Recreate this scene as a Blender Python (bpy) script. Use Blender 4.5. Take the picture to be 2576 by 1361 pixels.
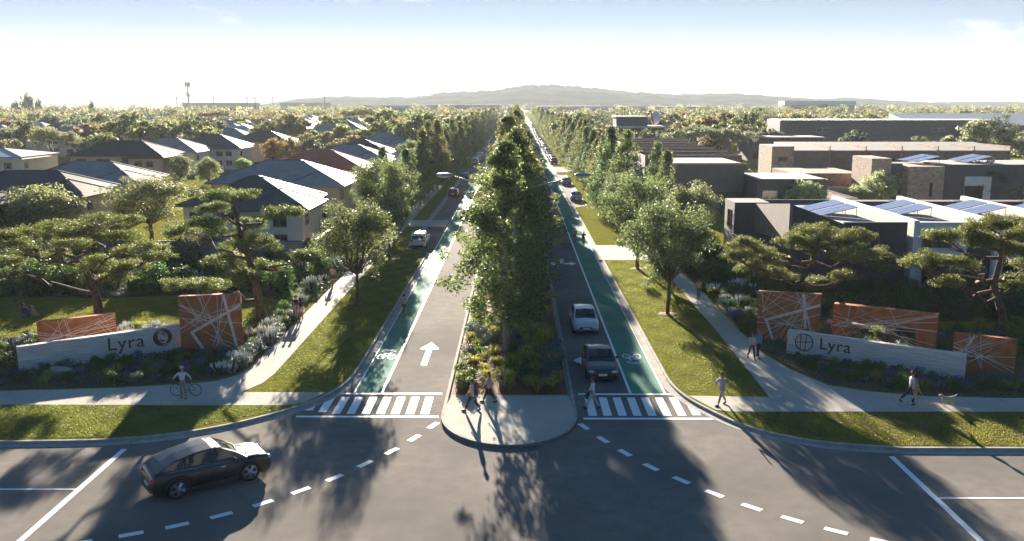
import bpy, bmesh, math, random
import numpy as np
from mathutils import Vector, Matrix
R = math.radians
for o in list(bpy.data.objects): bpy.data.objects.remove(o)
S = bpy.context.scene
COL = S.collection
# ------------------------------------------------------------------ camera, sky, sun, exposure
CAM_H = 15.5; FPX = 2270.; CX = 1288.; CY = 680.5; TH = math.atan(422.5 / FPX); YAW = R(.35)
cd = bpy.data.cameras.new('camera'); cam = bpy.data.objects.new('camera', cd); COL.objects.link(cam)
cam.location = (0, 0, CAM_H); cam.rotation_euler = (R(90) - TH, 0, YAW)
cd.sensor_width = 36; cd.lens = 36 * FPX / 2576; cd.clip_end = 30000; cd.clip_start = .5
S.camera = cam
SUN_EL = R(12.3); SUN_AZ = R(-7.35)          # azimuth measured from +Y towards +X
W = bpy.data.worlds.new('World'); S.world = W; W.use_nodes = True
nt = W.node_tree; bg = nt.nodes['Background']
sky = nt.nodes.new('ShaderNodeTexSky'); sky.sky_type = 'NISHITA'; sky.sun_disc = False
sky.sun_elevation = SUN_EL; sky.sun_rotation = SUN_AZ; sky.air_density = .6; sky.dust_density = .0; sky.ozone_density = 2.5
# thin cirrus wisps and a few small clouds, by direction
tcw = nt.nodes.new('ShaderNodeTexCoord'); mpw = nt.nodes.new('ShaderNodeMapping'); mpw.inputs['Scale'].default_value = (1, 1, 3.2)
nzw = nt.nodes.new('ShaderNodeTexNoise'); nzw.inputs['Scale'].default_value = 5.5; nzw.inputs['Detail'].default_value = 7; nzw.inputs['Roughness'].default_value = .62
rpw = nt.nodes.new('ShaderNodeValToRGB'); rpw.color_ramp.elements[0].position = .60; rpw.color_ramp.elements[1].position = .78
mxw = nt.nodes.new('ShaderNodeMixRGB'); mxw.inputs[2].default_value = (4.2, 4.15, 4.2, 1)
mlw = nt.nodes.new('ShaderNodeMath'); mlw.operation = 'MULTIPLY'; mlw.inputs[1].default_value = .7
L = nt.links
L.new(tcw.outputs['Generated'], mpw.inputs[0]); L.new(mpw.outputs[0], nzw.inputs['Vector']); L.new(nzw.outputs[0], rpw.inputs[0])
L.new(rpw.outputs[0], mlw.inputs[0]); L.new(mlw.outputs[0], mxw.inputs[0]); gmw = nt.nodes.new('ShaderNodeGamma'); gmw.inputs[1].default_value = .36; hsw = nt.nodes.new('ShaderNodeHueSaturation'); hsw.inputs['Saturation'].default_value = 2.4; tnw = nt.nodes.new('ShaderNodeMixRGB'); tnw.blend_type = 'MULTIPLY'; tnw.inputs[0].default_value = 1; tnw.inputs[2].default_value = (.90, .80, .93, 1)
L.new(sky.outputs[0], gmw.inputs[0]); L.new(gmw.outputs[0], hsw.inputs['Color']); L.new(hsw.outputs[0], tnw.inputs[1]); L.new(tnw.outputs[0], mxw.inputs[1]); L.new(mxw.outputs[0], bg.inputs[0])
bg.inputs[1].default_value = .05
sl = bpy.data.lights.new('sun', 'SUN'); sl.energy = 5; sl.angle = R(.45); sl.color = (1, .90, .75)
sun = bpy.data.objects.new('sun', sl); COL.objects.link(sun)
sd = Vector((math.sin(SUN_AZ) * math.cos(SUN_EL), math.cos(SUN_AZ) * math.cos(SUN_EL), math.sin(SUN_EL)))
sun.rotation_euler = sd.to_track_quat('Z', 'Y').to_euler(); sun.location = sd * 100
S.view_settings.view_transform = 'Standard'; S.view_settings.look = 'None'; S.view_settings.gamma = 1
S.view_settings.exposure = 2.45
S.render.engine = 'CYCLES'
S.cycles.max_bounces = 6; S.cycles.transparent_max_bounces = 12

# ------------------------------------------------------------------ photo measurement -> world
def _ray(px, py):
    u = (px - CX) / FPX; v = (py - CY) / FPX
    fy = math.cos(TH) - v * math.sin(TH); fz = -math.sin(TH) - v * math.cos(TH)
    c, s = math.cos(YAW), math.sin(YAW)
    return u * c - fy * s, u * s + fy * c, fz
def G(px, py, z=0.):
    a, b, c = _ray(px, py); t = (z - CAM_H) / c
    return (a * t, b * t)
def GY(px, py, Y):
    a, b, c = _ray(px, py); t = Y / b
    return a * t, CAM_H + c * t

# ------------------------------------------------------------------ materials
MATS = {}
def newmat(n):
    m = bpy.data.materials.new(n); m.use_nodes = True; MATS[n] = m
    return m, m.node_tree, m.node_tree.nodes['Principled BSDF']
def noise_mix(nt, b, c1, c2, scale, detail=6, lo=.35, hi=.65, stretch=(1, 1, 1), rough=.6, co='Object', c3=None, s3=.1):
    N = nt.nodes; l = nt.links
    tc = N.new('ShaderNodeTexCoord'); mp = N.new('ShaderNodeMapping'); mp.inputs['Scale'].default_value = stretch
    nz = N.new('ShaderNodeTexNoise'); nz.inputs['Scale'].default_value = scale; nz.inputs['Detail'].default_value = detail; nz.inputs['Roughness'].default_value = rough
    rp = N.new('ShaderNodeValToRGB'); e = rp.color_ramp.elements
    e[0].position = lo; e[1].position = hi; e[0].color = (*c1, 1); e[1].color = (*c2, 1)
    l.new(tc.outputs[co], mp.inputs[0]); l.new(mp.outputs[0], nz.inputs['Vector']); l.new(nz.outputs[0], rp.inputs[0])
    out = rp.outputs[0]
    if c3:
        n2 = N.new('ShaderNodeTexNoise'); n2.inputs['Scale'].default_value = s3; n2.inputs['Detail'].default_value = 3
        r2 = N.new('ShaderNodeValToRGB'); r2.color_ramp.elements[0].position = .4; r2.color_ramp.elements[1].position = .65
        mx = N.new('ShaderNodeMixRGB'); mx.inputs[2].default_value = (*c3, 1)
        l.new(tc.outputs[co], n2.inputs['Vector']); l.new(n2.outputs[0], r2.inputs[0]); l.new(r2.outputs[0], mx.inputs[0]); l.new(out, mx.inputs[1]); out = mx.outputs[0]
    l.new(out, b.inputs['Base Color'])
    return tc, mp, nz
def bump(nt, b, src, strength, dist):
    bp = nt.nodes.new('ShaderNodeBump'); bp.inputs['Strength'].default_value = strength; bp.inputs['Distance'].default_value = dist
    nt.links.new(src, bp.inputs['Height']); nt.links.new(bp.outputs[0], b.inputs['Normal']); return bp
def mat(n, c1, c2=None, scale=2, rough=.8, bmp=0, bd=.02, metal=0, spec=.5, **k):
    m, t, b = newmat(n); b.inputs['Roughness'].default_value = rough; b.inputs['Metallic'].default_value = metal
    b.inputs['Specular IOR Level'].default_value = spec
    if c2 is None: c2 = tuple(x * .85 for x in c1)
    tc, mp, nz = noise_mix(t, b, c1, c2, scale, **k)
    if bmp: bump(t, b, nz.outputs[0], bmp, bd)
    return m
mat('asphalt', (.19, .167, .145), (.265, .235, .204), 1.3, 1, 0, spec=.04, detail=9, lo=.3, hi=.7, c3=(.16, .143, .127), s3=.12)
def fine_bump(n, scale, st, d):
    m = MATS[n]; t = m.node_tree; b = t.nodes['Principled BSDF']
    tc = t.nodes.new('ShaderNodeTexCoord'); nz = t.nodes.new('ShaderNodeTexNoise'); nz.inputs['Scale'].default_value = scale; nz.inputs['Detail'].default_value = 4
    t.links.new(tc.outputs['Object'], nz.inputs['Vector']); bump(t, b, nz.outputs[0], st, d)
fine_bump('asphalt', 14, .35, .02)
mat('lawn', (.10, .125, .018), (.19, .195, .028), 2.2, .75, 0, spec=.25, detail=10, rough_=None if False else None) if False else None
m, t, b = newmat('lawn'); b.inputs['Roughness'].default_value = 1; b.inputs['Specular IOR Level'].default_value = 0
tc, mp, nz = noise_mix(t, b, (.07, .085, .018), (.36, .33, .075), 3.2, 12, .36, .64, (.45, 1.0, 1), .85, c3=(.2, .2, .04), s3=.35)
n2 = t.nodes.new('ShaderNodeTexNoise'); n2.inputs['Scale'].default_value = 6; n2.inputs['Detail'].default_value = 8; n2.inputs['Roughness'].default_value = .7
t.links.new(tc.outputs['Object'], n2.inputs['Vector']); bump(t, b, n2.outputs[0], 1, .25)
mat('field', (.13, .13, .05), (.22, .2, .09), .05, .9, c3=(.08, .1, .04), s3=.01)
mat('concrete', (.44, .395, .33), (.53, .48, .405), .7, .95, .1, .01, spec=.1, detail=8, c3=(.42, .375, .315), s3=.2)
mat('kerb', (.32, .295, .26), (.46, .425, .375), 1.5, .95, spec=.1, detail=8)
mat('mulch', (.10, .04, .02), (.24, .10, .05), 9, .95, .8, .06, detail=8)
mat('soil', (.07, .045, .03), (.14, .09, .06), 6, .95, .8, .06)
mat('gravel', (.42, .40, .35), (.6, .57, .5), 5, .9, .4, .02)
mat('paint_white', (.72, .72, .70), (.86, .86, .84), 6, .6, lo=.25, hi=.45, detail=10)
mat('green_lane', (.09, .26, .17), (.13, .32, .22), 1.2, .9, spec=.1, detail=8, c3=(.08, .24, .18), s3=.3)
mat('bark', (.06, .045, .035), (.17, .13, .10), 7, .9, .6, .03, stretch=(1, 1, .3))
mat('bark_pale', (.16, .13, .10), (.38, .33, .28), 3, .85, .4, .03, stretch=(1, 1, .5))
mat('bark_pine', (.05, .03, .022), (.20, .12, .085), 6, .95, .8, .05, stretch=(1, 1, .4))
mat('rust', (.32, .095, .036), (.54, .19, .075), 1.4, .8, .15, .01, spec=.2, detail=9, c3=(.42, .135, .055), s3=.8)
mat('inlay', (.70, .54, .45), (.85, .68, .58), 3, .6)
mat('letter', (.07, .022, .016), (.12, .035, .025), 3, .5)
m, t, b = newmat('board'); b.inputs['Roughness'].default_value = .8
tc, mp, nz = noise_mix(t, b, (.54, .48, .42), (.92, .84, .76), 2.0, 8, .3, .7, (.35, 1, 6))
wv = t.nodes.new('ShaderNodeTexWave'); wv.bands_direction = 'Z'; wv.inputs['Scale'].default_value = 2.2; wv.inputs['Distortion'].default_value = .15; wv.inputs['Detail'].default_value = 1
ad = t.nodes.new('ShaderNodeMath'); ad.operation = 'ADD'
t.links.new(tc.outputs['Object'], wv.inputs['Vector']); t.links.new(wv.outputs[0], ad.inputs[0]); t.links.new(nz.outputs[0], ad.inputs[1]); bump(t, b, ad.outputs[0], .8, .03)
def roofmat(n, c, rough=.7):
    m, t, b = newmat(n); b.inputs['Roughness'].default_value = rough; b.inputs['Specular IOR Level'].default_value = .05
    tc, mp, nz = noise_mix(t, b, c, tuple(x * 1.25 for x in c), .8, 8)
    wv = t.nodes.new('ShaderNodeTexWave'); wv.bands_direction = 'Z'; wv.inputs['Scale'].default_value = 2.6; wv.inputs['Distortion'].default_value = .2
    t.links.new(tc.outputs['Object'], wv.inputs['Vector']); bump(t, b, wv.outputs[0], .35, .03)
roofmat('roof_dark', (.095, .088, .084)); roofmat('roof_grey', (.27, .255, .24)); roofmat('roof_black', (.06, .054, .05))
roofmat('roof_red', (.42, .13, .08)); roofmat('roof_pale', (.5, .49, .47))
mat('render_beige', (.46, .37, .28), (.52, .42, .33), 1, .9); mat('render_pale', (.62, .56, .48), (.68, .62, .54), 1, .9)
mat('render_pink', (.48, .36, .29), (.54, .42, .35), 1, .9); mat('render_grey', (.3, .28, .26), (.34, .32, .3), 1, .9)
mat('wall_dark', (.10, .09, .088), (.125, .113, .11), 1, .85); mat('wall_charcoal', (.06, .056, .06), (.08, .075, .08), 1, .85)
mat('wall_white', (.66, .64, .60), (.74, .72, .68), 1, .85); mat('wall_taupe', (.19, .155, .125), (.23, .19, .155), 1, .85)
mat('trim', (.12, .11, .10), None, 3, .5); mat('trim_white', (.7, .68, .65), None, 3, .6)
mat('roof_flat', (.34, .30, .26), (.46, .41, .36), 2.5, .8, .2, .02, detail=8)
def brick(n, c1, c2, mo):
    m, t, b = newmat(n); b.inputs['Roughness'].default_value = .9
    tc = t.nodes.new('ShaderNodeTexCoord'); sp = t.nodes.new('ShaderNodeSeparateXYZ'); ad = t.nodes.new('ShaderNodeMath'); cb = t.nodes.new('ShaderNodeCombineXYZ')
    br = t.nodes.new('ShaderNodeTexBrick'); br.inputs['Scale'].default_value = 1; br.inputs['Brick Width'].default_value = .5; br.inputs['Row Height'].default_value = .18; br.inputs['Mortar Size'].default_value = .02
    br.inputs['Color1'].default_value = (*c1, 1); br.inputs['Color2'].default_value = (*c2, 1); br.inputs['Mortar'].default_value = (*mo, 1)
    l = t.links; l.new(tc.outputs['Object'], sp.inputs[0]); l.new(sp.outputs[0], ad.inputs[0]); l.new(sp.outputs[1], ad.inputs[1]); l.new(ad.outputs[0], cb.inputs[0]); l.new(sp.outputs[2], cb.inputs[1])
    l.new(cb.outputs[0], br.inputs['Vector']); l.new(br.outputs[0], b.inputs['Base Color'])
brick('brick_brown', (.19, .105, .075), (.32, .2, .145), (.26, .22, .19)); brick('brick_mixed', (.26, .16, .11), (.52, .38, .27), (.4, .35, .3))
def ribbed(n, c, rough=.5, sc=3.):
    m, t, b = newmat(n); b.inputs['Roughness'].default_value = rough
    tc, mp, nz = noise_mix(t, b, c, tuple(x * 1.2 for x in c), 1, 4)
    wv = t.nodes.new('ShaderNodeTexWave'); wv.bands_direction = 'X'; wv.inputs['Scale'].default_value = sc
    t.links.new(tc.outputs['Object'], wv.inputs['Vector']); bump(t, b, wv.outputs[0], 1, .1)
ribbed('metal_clad', (.12, .12, .13)); ribbed('metal_white', (.6, .6, .58), .5, .25)
def simple(n, c, rough=.5, metal=0, coat=0, emis=None, spec=.5):
    m, t, b = newmat(n); b.inputs['Base Color'].default_value = (*c, 1); b.inputs['Roughness'].default_value = rough; b.inputs['Metallic'].default_value = metal
    b.inputs['Coat Weight'].default_value = coat * .6; b.inputs['Coat Roughness'].default_value = .04; b.inputs['Specular IOR Level'].default_value = spec
    return m
simple('window_glass', (.03, .035, .045), .08); simple('solar', (.26, .29, .42), .12, 0, 1); simple('steel', (.45, .45, .47), .35, .9)
simple('lamp_grey', (.28, .29, .31), .4, .3); simple('lamp_lens', (.6, .6, .58), .3)
for n, c, me in (('paint_black', (.008, .009, .012), 0), ('paint_silver', (.50, .49, .50), .5), ('paint_charcoal', (.045, .045, .05), .5), ('paint_red', (.42, .06, .02), 0),
                 ('paint_pearl', (.62, .60, .56), .1), ('paint_blue', (.05, .08, .16), .3), ('paint_mid', (.2, .2, .22), .5)): simple(n, c, .28, me, 1)
simple('tyre', (.012, .012, .012), .8); simple('rim', (.55, .55, .56), .25, .9); simple('plastic', (.02, .02, .022), .5); simple('chrome', (.7, .7, .72), .15, 1)
simple('tail_red', (.5, .02, .01), .25, 0, 1); simple('lamp_clear', (.55, .57, .6), .12, .3, 1); simple('plate', (.75, .75, .72), .5); simple('interior', (.06, .055, .05), .8)
m, t, b = newmat('car_glass'); b.inputs['Base Color'].default_value = (.02, .025, .03, 1); b.inputs['Roughness'].default_value = .04; b.inputs['Alpha'].default_value = .78
# cloth, skin, hair
for n, c in (('skin', (.48, .27, .18)), ('skin_dark', (.28, .15, .09)), ('hair_dark', (.02, .014, .01)), ('hair_red', (.22, .06, .025)), ('hair_blond', (.4, .28, .14)),
             ('c_white', (.72, .70, .68)), ('c_cream', (.62, .52, .40)), ('c_black', (.015, .015, .018)), ('c_navy', (.02, .03, .08)), ('c_lilac', (.36, .34, .58)),
             ('c_greytrouser', (.30, .29, .26)), ('c_bluegrey', (.25, .32, .40)), ('c_olive', (.10, .08, .045)), ('c_orange', (.6, .16, .05)), ('c_red', (.5, .05, .03)), ('c_yellow', (.6, .4, .12)),
             ('c_pink', (.6, .38, .42)), ('c_plum', (.09, .03, .05)), ('c_grey', (.3, .28, .28)), ('c_beige', (.6, .48, .36)), ('c_brown', (.12, .05, .025)), ('c_purple', (.12, .04, .16)), ('c_blue', (.05, .08, .35)),
             ('c_teal', (.03, .12, .16)), ('fur_cream', (.55, .46, .30)), ('fur_tan', (.5, .3, .16))):
    m, t, b = newmat(n); b.inputs['Roughness'].default_value = .75
    noise_mix(t, b, c, tuple(x * .75 for x in c), 9, 4)
def leafmat(n, base, trans=.42, rough=.55, hue=.03):
    m, t, b = newmat(n); N = t.nodes; l = t.links
    oi = N.new('ShaderNodeObjectInfo'); at = N.new('ShaderNodeAttribute'); at.attribute_name = 'tint'
    mr = N.new('ShaderNodeMapRange'); mr.inputs[3].default_value = .3; mr.inputs[4].default_value = 1.9
    hs = N.new('ShaderNodeHueSaturation'); ml = N.new('ShaderNodeMixRGB'); ml.blend_type = 'MULTIPLY'; ml.inputs[0].default_value = 1
    ml.inputs[1].default_value = (*base, 1); l.new(oi.outputs['Color'], ml.inputs[2]); l.new(ml.outputs[0], hs.inputs['Color'])
    l.new(at.outputs['Fac'], mr.inputs[0]); l.new(mr.outputs[0], hs.inputs['Value'])
    hr = N.new('ShaderNodeMapRange'); hr.inputs[3].default_value = .5 - hue; hr.inputs[4].default_value = .5 + hue
    l.new(oi.outputs['Random'], hr.inputs[0]); l.new(hr.outputs[0], hs.inputs['Hue'])
    tr = N.new('ShaderNodeBsdfTranslucent'); g = N.new('ShaderNodeMixRGB'); g.blend_type = 'MULTIPLY'; g.inputs[0].default_value = 1; g.inputs[2].default_value = (1.05, 1.1, .85, 1)
    l.new(hs.outputs[0], g.inputs[1]); l.new(g.outputs[0], tr.inputs[0])
    b.inputs['Roughness'].default_value = rough; b.inputs['Specular IOR Level'].default_value = .4; l.new(hs.outputs[0], b.inputs['Base Color'])
    mx = N.new('ShaderNodeMixShader'); mx.inputs[0].default_value = trans
    l.new(b.outputs[0], mx.inputs[1]); l.new(tr.outputs[0], mx.inputs[2]); l.new(mx.outputs[0], N['Material Output'].inputs[0])
leafmat('leaf', (.15, .165, .082), .5); leafmat('needle', (.12, .145, .055), .45); leafmat('leaf_grey', (.15, .18, .15), .25)
leafmat('blade', (.24, .25, .09), .5); leafmat('leaf_shrub', (.08, .12, .04), .4); leafmat('grass_blade', (.20, .205, .045), .5); simple('flower_purple', (.16, .15, .26), .8); simple('flower_white', (.7, .7, .66), .7)

# ------------------------------------------------------------------ mesh helpers
class MB:
    def __init__(s): s.v = []; s.f = []; s.m = []
    def add(s, vs, fs, m=0):
        o = len(s.v); s.v += [tuple(p) for p in vs]
        for f in fs: s.f.append([o + i for i in f]); s.m.append(m)
        return s
    def box(s, x0, x1, y0, y1, z0, z1, m=0):
        return s.add([(x0, y0, z0), (x1, y0, z0), (x1, y1, z0), (x0, y1, z0), (x0, y0, z1), (x1, y0, z1), (x1, y1, z1), (x0, y1, z1)],
                     [(0, 3, 2, 1), (4, 5, 6, 7), (0, 1, 5, 4), (1, 2, 6, 5), (2, 3, 7, 6), (3, 0, 4, 7)], m)
    def prism(s, poly, z0, z1, m=0):
        n = len(poly); a = sum(poly[i][0] * poly[(i + 1) % n][1] - poly[(i + 1) % n][0] * poly[i][1] for i in range(n))
        if a < 0: poly = poly[::-1]
        return s.add([(p[0], p[1], z0) for p in poly] + [(p[0], p[1], z1) for p in poly],
                     [tuple(range(n - 1, -1, -1)), tuple(range(n, 2 * n))] + [(i, (i + 1) % n, n + (i + 1) % n, n + i) for i in range(n)], m)
    def tube(s, pts, rad, n=6, m=0, cap=True):
        P = [Vector(p) for p in pts]; o = len(s.v); k = len(P)
        for i, p in enumerate(P):
            d = (P[min(i + 1, k - 1)] - P[max(i - 1, 0)]).normalized()
            a = d.cross(Vector((0, 0, 1)) if abs(d.z) < .9 else Vector((1, 0, 0))).normalized(); b = d.cross(a)
            r = rad[i] if isinstance(rad, (list, tuple)) else rad
            for j in range(n):
                t = 2 * math.pi * j / n; s.v.append(tuple(p + a * (r * math.cos(t)) + b * (r * math.sin(t))))
        for i in range(k - 1):
            for j in range(n):
                s.f.append([o + i * n + j, o + i * n + (j + 1) % n, o + (i + 1) * n + (j + 1) % n, o + (i + 1) * n + j]); s.m.append(m)
        if cap: s.f.append([o + j for j in range(n)][::-1]); s.f.append([o + (k - 1) * n + j for j in range(n)]); s.m += [m, m]
        return s
    def lathe(s, prof, n=16, m=0, c=(0, 0, 0), axis='z'):
        o = len(s.v); k = len(prof)
        for r, h in prof:
            for j in range(n):
                t = 2 * math.pi * j / n; a, b2 = r * math.cos(t), r * math.sin(t)
                p = (a, b2, h) if axis == 'z' else ((a, h, b2) if axis == 'y' else (h, a, b2))
                s.v.append((p[0] + c[0], p[1] + c[1], p[2] + c[2]))
        for i in range(k - 1):
            for j in range(n):
                s.f.append([o + i * n + j, o + i * n + (j + 1) % n, o + (i + 1) * n + (j + 1) % n, o + (i + 1) * n + j]); s.m.append(m)
        return s
    def ell(s, c, r, n=10, k=6, m=0):
        return s.add(*ellmesh(c, r, n, k), m)
    def mesh(s, name, mats, smooth=False):
        me = bpy.data.meshes.new(name); me.from_pydata(s.v, [], s.f)
        for q in mats: me.materials.append(MATS[q])
        if len(mats) > 1: me.polygons.foreach_set('material_index', s.m)
        if smooth: me.polygons.foreach_set('use_smooth', [True] * len(s.f))
        me.update(); return me
    def build(s, name, mats, parent=None, smooth=False, loc=None, rz=0):
        if isinstance(mats, str): mats = [mats]
        return link(name, s.mesh(name, mats, smooth), parent, loc, rz)
def ellmesh(c, r, n=10, k=6):
    vs = [(c[0], c[1], c[2] - r[2])]; fs = []
    for i in range(1, k):
        a = -math.pi / 2 + math.pi * i / k
        for j in range(n):
            t = 2 * math.pi * j / n; vs.append((c[0] + r[0] * math.cos(a) * math.cos(t), c[1] + r[1] * math.cos(a) * math.sin(t), c[2] + r[2] * math.sin(a)))
    vs.append((c[0], c[1], c[2] + r[2])); e = len(vs) - 1
    for j in range(n):
        fs.append((0, 1 + (j + 1) % n, 1 + j)); fs.append((e, e - n + j, e - n + (j + 1) % n))
    for i in range(k - 2):
        for j in range(n):
            a = 1 + i * n; fs.append((a + j, a + (j + 1) % n, a + n + (j + 1) % n, a + n + j))
    return vs, fs
def link(name, me, parent=None, loc=None, rz=0):
    o = bpy.data.objects.new(name, me); COL.objects.link(o)
    if parent: o.parent = parent
    if loc: o.location = loc
    if rz: o.rotation_euler[2] = rz
    return o
def tag(o, label=None, cat=None, group=None, kind=None):
    if label: o['label'] = label
    if cat: o['category'] = cat
    if group: o['group'] = group
    if kind: o['kind'] = kind
    return o
def thing(name, label, cat, loc=(0, 0, 0), rz=0, group=None):
    o = bpy.data.objects.new(name, None); COL.objects.link(o); o.location = loc; o.rotation_euler[2] = rz; o.empty_display_size = .2
    return tag(o, label, cat, group)
KIDS = {}
def kids(o):
    if o.name not in KIDS: KIDS[o.name] = [c for c in bpy.data.objects if c.parent == o]
    return KIDS[o.name]
def dup(root, loc=None, rz=None, sc=None, label=None, group=None, parent=None, color=None):
    r = root.copy(); COL.objects.link(r); r.parent = parent
    if loc is not None: r.location = loc
    if rz is not None: r.rotation_euler[2] = rz
    if sc is not None: r.scale = sc if hasattr(sc, '__len__') else (sc, sc, sc)
    if label: r['label'] = label
    if group: r['group'] = group
    if color: r.color = (*color, 1)
    for c in kids(root):
        d = dup(c, parent=r, color=color)
    return r
def struct(name, mb, mats, smooth=False): return tag(mb.build(name, mats, None, smooth), None, None, None, 'structure')

# ------------------------------------------------------------------ ground, roads, paths
FAR = 1500.
LK = [(-90, 39.5), (-23, 39.5), (-19.2, 39.75), (-16.6, 40.4), (-14.4, 41.55), (-12.6, 43.1), (-11.2, 44.7), (-10.2, 46.5), (-9.65, 48.6), (-9.45, 51.5), (-9.45, 92.5), (-12.0, 95.2), (-12.0, 196), (-9.45, 199), (-9.45, 224), (-12, 227), (-12, FAR)]
RK = [(90, 38.9), (17.5, 38.95), (14.6, 39.5), (12.4, 40.55), (10.9, 42.1), (9.9, 44.0), (9.1, 46.0), (8.65, 48.5), (8.6, 52), (8.6, 134), (10.6, 137), (10.6, 196), (8.6, 199), (8.6, 224), (10.6, 227), (10.6, FAR)]
MCX = -.4
def smooth_line(p, n=4):
    out = []
    for i in range(len(p) - 1):
        a, b = Vector(p[i]), Vector(p[i + 1]); pa = Vector(p[i - 1]) if i > 0 else a; pb = Vector(p[i + 2]) if i + 2 < len(p) else b
        if (b - a).length > 5: out.append(tuple(a)); continue
        m0 = (b - pa) * .5; m1 = (pb - a) * .5
        if (a - pa).length > 5: m0 = (b - a)
        if (pb - b).length > 5: m1 = (b - a)
        for j in range(n):
            t = j / n; q = a * (2 * t**3 - 3 * t**2 + 1) + m0 * (t**3 - 2 * t**2 + t) + b * (-2 * t**3 + 3 * t**2) + m1 * (t**3 - t**2); out.append(tuple(q))
    out.append(p[-1]); return out
LKs = smooth_line(LK); RKs = smooth_line(RK)
def offs(line, d):
    out = []; n = len(line)
    for i in range(n):
        a = Vector(line[max(i - 1, 0)]); b = Vector(line[i]); c = Vector(line[min(i + 1, n - 1)])
        t1 = (b - a).normalized() if i > 0 else (c - b).normalized(); t2 = (c - b).normalized() if i < n - 1 else t1
        t = (t1 + t2).normalized(); nn = Vector((t.y, -t.x)); k = d / max(.5, nn.dot(Vector((t1.y, -t1.x)))); out.append((b.x + nn.x * k, b.y + nn.y * k))
    return out
def ribbon(mb, line, d0, d1, z0, z1, m=0, joints=0):
    A = offs(line, d0); B = offs(line, d1)
    for i in range(len(line) - 1): 
        q = [A[i], A[i + 1], B[i + 1], B[i]]; mb.prism(q, z0, z1, m)
ground = MB().add([(-9000, -300, -.05), (9000, -300, -.05), (9000, 9000, -.05), (-9000, 9000, -.05)], [(0, 1, 2, 3)]); struct('ground', ground, ['field'])
rd = MB().add([(-250, -60, 0), (250, -60, 0), (250, 60, 0), (12, 60, 0), (12, FAR, 0), (-13, FAR, 0), (-13, 60, 0), (-250, 60, 0)], [(0, 1, 2, 3, 4, 5, 6, 7)]); struct('road', rd, ['asphalt'])
def lawnpoly(line, xo): return [(xo, line[0][1])] + line + [(xo, FAR)]
mb = MB(); mb.prism(lawnpoly(LKs, -900), -.04, .12); mb.prism(lawnpoly(RKs, 900), -.04, .12); struct('lawn', mb, ['lawn'])
kb = MB(); gt = MB()
for line, s in ((LKs, 1), (RKs, -1)):
    ribbon(kb, line, 0, .15 * s, -.04, .135); ribbon(gt, line, .15 * s, .6 * s, -.04, .012)
nose = [(-3.65, FAR), (-3.65, 43.2)] + [(MCX - 3.25 * math.cos(math.pi * i / 22), 43.2 - 4.0 * math.sin(math.pi * i / 22)) for i in range(1, 22)] + [(2.85, 43.2), (2.85, FAR)]
ribbon(kb, nose, 0, .16, -.04, .14); ribbon(gt, nose, -.45 if False else 0, -.4, -.04, .012)
struct('kerb', kb, ['kerb']); struct('gutter', gt, ['kerb'])
isl = offs(nose, .16)
mb = MB(); mb.prism([(-3.49, 46.2)] + [p for p in isl if p[1] < 45] + [(2.69, 46.2)], -.04, .13); struct('median_paving', mb, ['concrete'])
mb = MB(); mb.prism([(-3.49, FAR), (-3.49, 46.2), (2.69, 46.2), (2.69, FAR)], -.04, .12); struct('median_soil', mb, ['mulch'])
# footpaths
mb = MB()
mb.prism([(-90, 44.7), (-12.0, 44.45), (-11.15, 44.9), (-10.3, 46.6), (-14.9, 46.6), (-14.2, 48.2), (-14.0, 50), (-14.0, 600), (-15.75, 600), (-15.75, 52), (-16.0, 49.8), (-16.9, 48.5), (-18.5, 48.0), (-22, 47.3), (-28, 46.7), (-90, 46.5)], .1, .135)
mb.prism([(90, 44.0), (10.75, 43.65), (10.1, 43.9), (9.3, 45.8), (9.1, 46.15), (13.4, 45.95), (13.5, 52), (13.65, 60), (13.7, 600), (15.3, 600), (15.25, 60), (15.3, 54.5), (16.0, 51), (17.2, 48.0), (19, 46.9), (22, 46.1), (26, 45.85), (90, 45.7)], .1, .135)
struct('footpath', mb, ['concrete'])
jt = MB()
for i in range(40): 
    y = 50 + i * 1.8; jt.box(-15.74, -14.01, y, y + .02, .12, .1365); jt.box(13.72, 15.24, y + .7, y + .72, .12, .1365)
for i in range(24): x = -14 - i * 1.9; jt.box(x, x + .02, 44.72, 46.5, .12, .1365); x = 14 + i * 1.9; jt.box(x, x + .02, 44.05, 45.8, .12, .1365)
for line, s in ((LKs, 1), (RKs, -1)):
    acc = 0
    for i in range(len(line) - 1):
        a, b = Vector(line[i]), Vector(line[i + 1]); d = b - a; L_ = d.length; d.normalize(); n = Vector((d.y, -d.x)) * s; t_ = (2.4 - acc % 2.4) % 2.4
        while t_ < L_:
            p = a + d * t_
            if p.y < 110 and abs(p.x) < 60:
                w = d * .015
                jt.add([(*(p - w + n * -.002), .137), (*(p + w + n * -.002), .137), (*(p + w + n * .152), .137), (*(p - w + n * .152), .137)], [(0, 1, 2, 3)]); jt.add([(*(p - w + n * .155), .0145), (*(p + w + n * .155), .0145), (*(p + w + n * .6), .0145), (*(p - w + n * .6), .0145)], [(0, 1, 2, 3)])
            t_ += 2.4
        acc += L_
struct('path_joint', jt, ['trim'])
# driveway crossings and side streets
mb = MB(); mb.prism([(8.05, 88.4), (13.65, 88.4), (13.65, 97.7), (8.05, 97.7)], .0, .137); mb.prism([(-9.0, 113), (-13.98, 113), (-13.98, 119), (-9.0, 119)], 0, .137); struct('driveway', mb, ['concrete'])
mb = MB()
for y0, y1 in ((203, 220), (420, 432)):
    mb.prism([(-300, y0), (-9.4, y0), (-9.4, y1), (-300, y1)], .0, .142); mb.prism([(8.5, y0), (300, y0), (300, y1), (8.5, y1)], .0, .142)
struct('side_street', mb, ['asphalt'])
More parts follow.
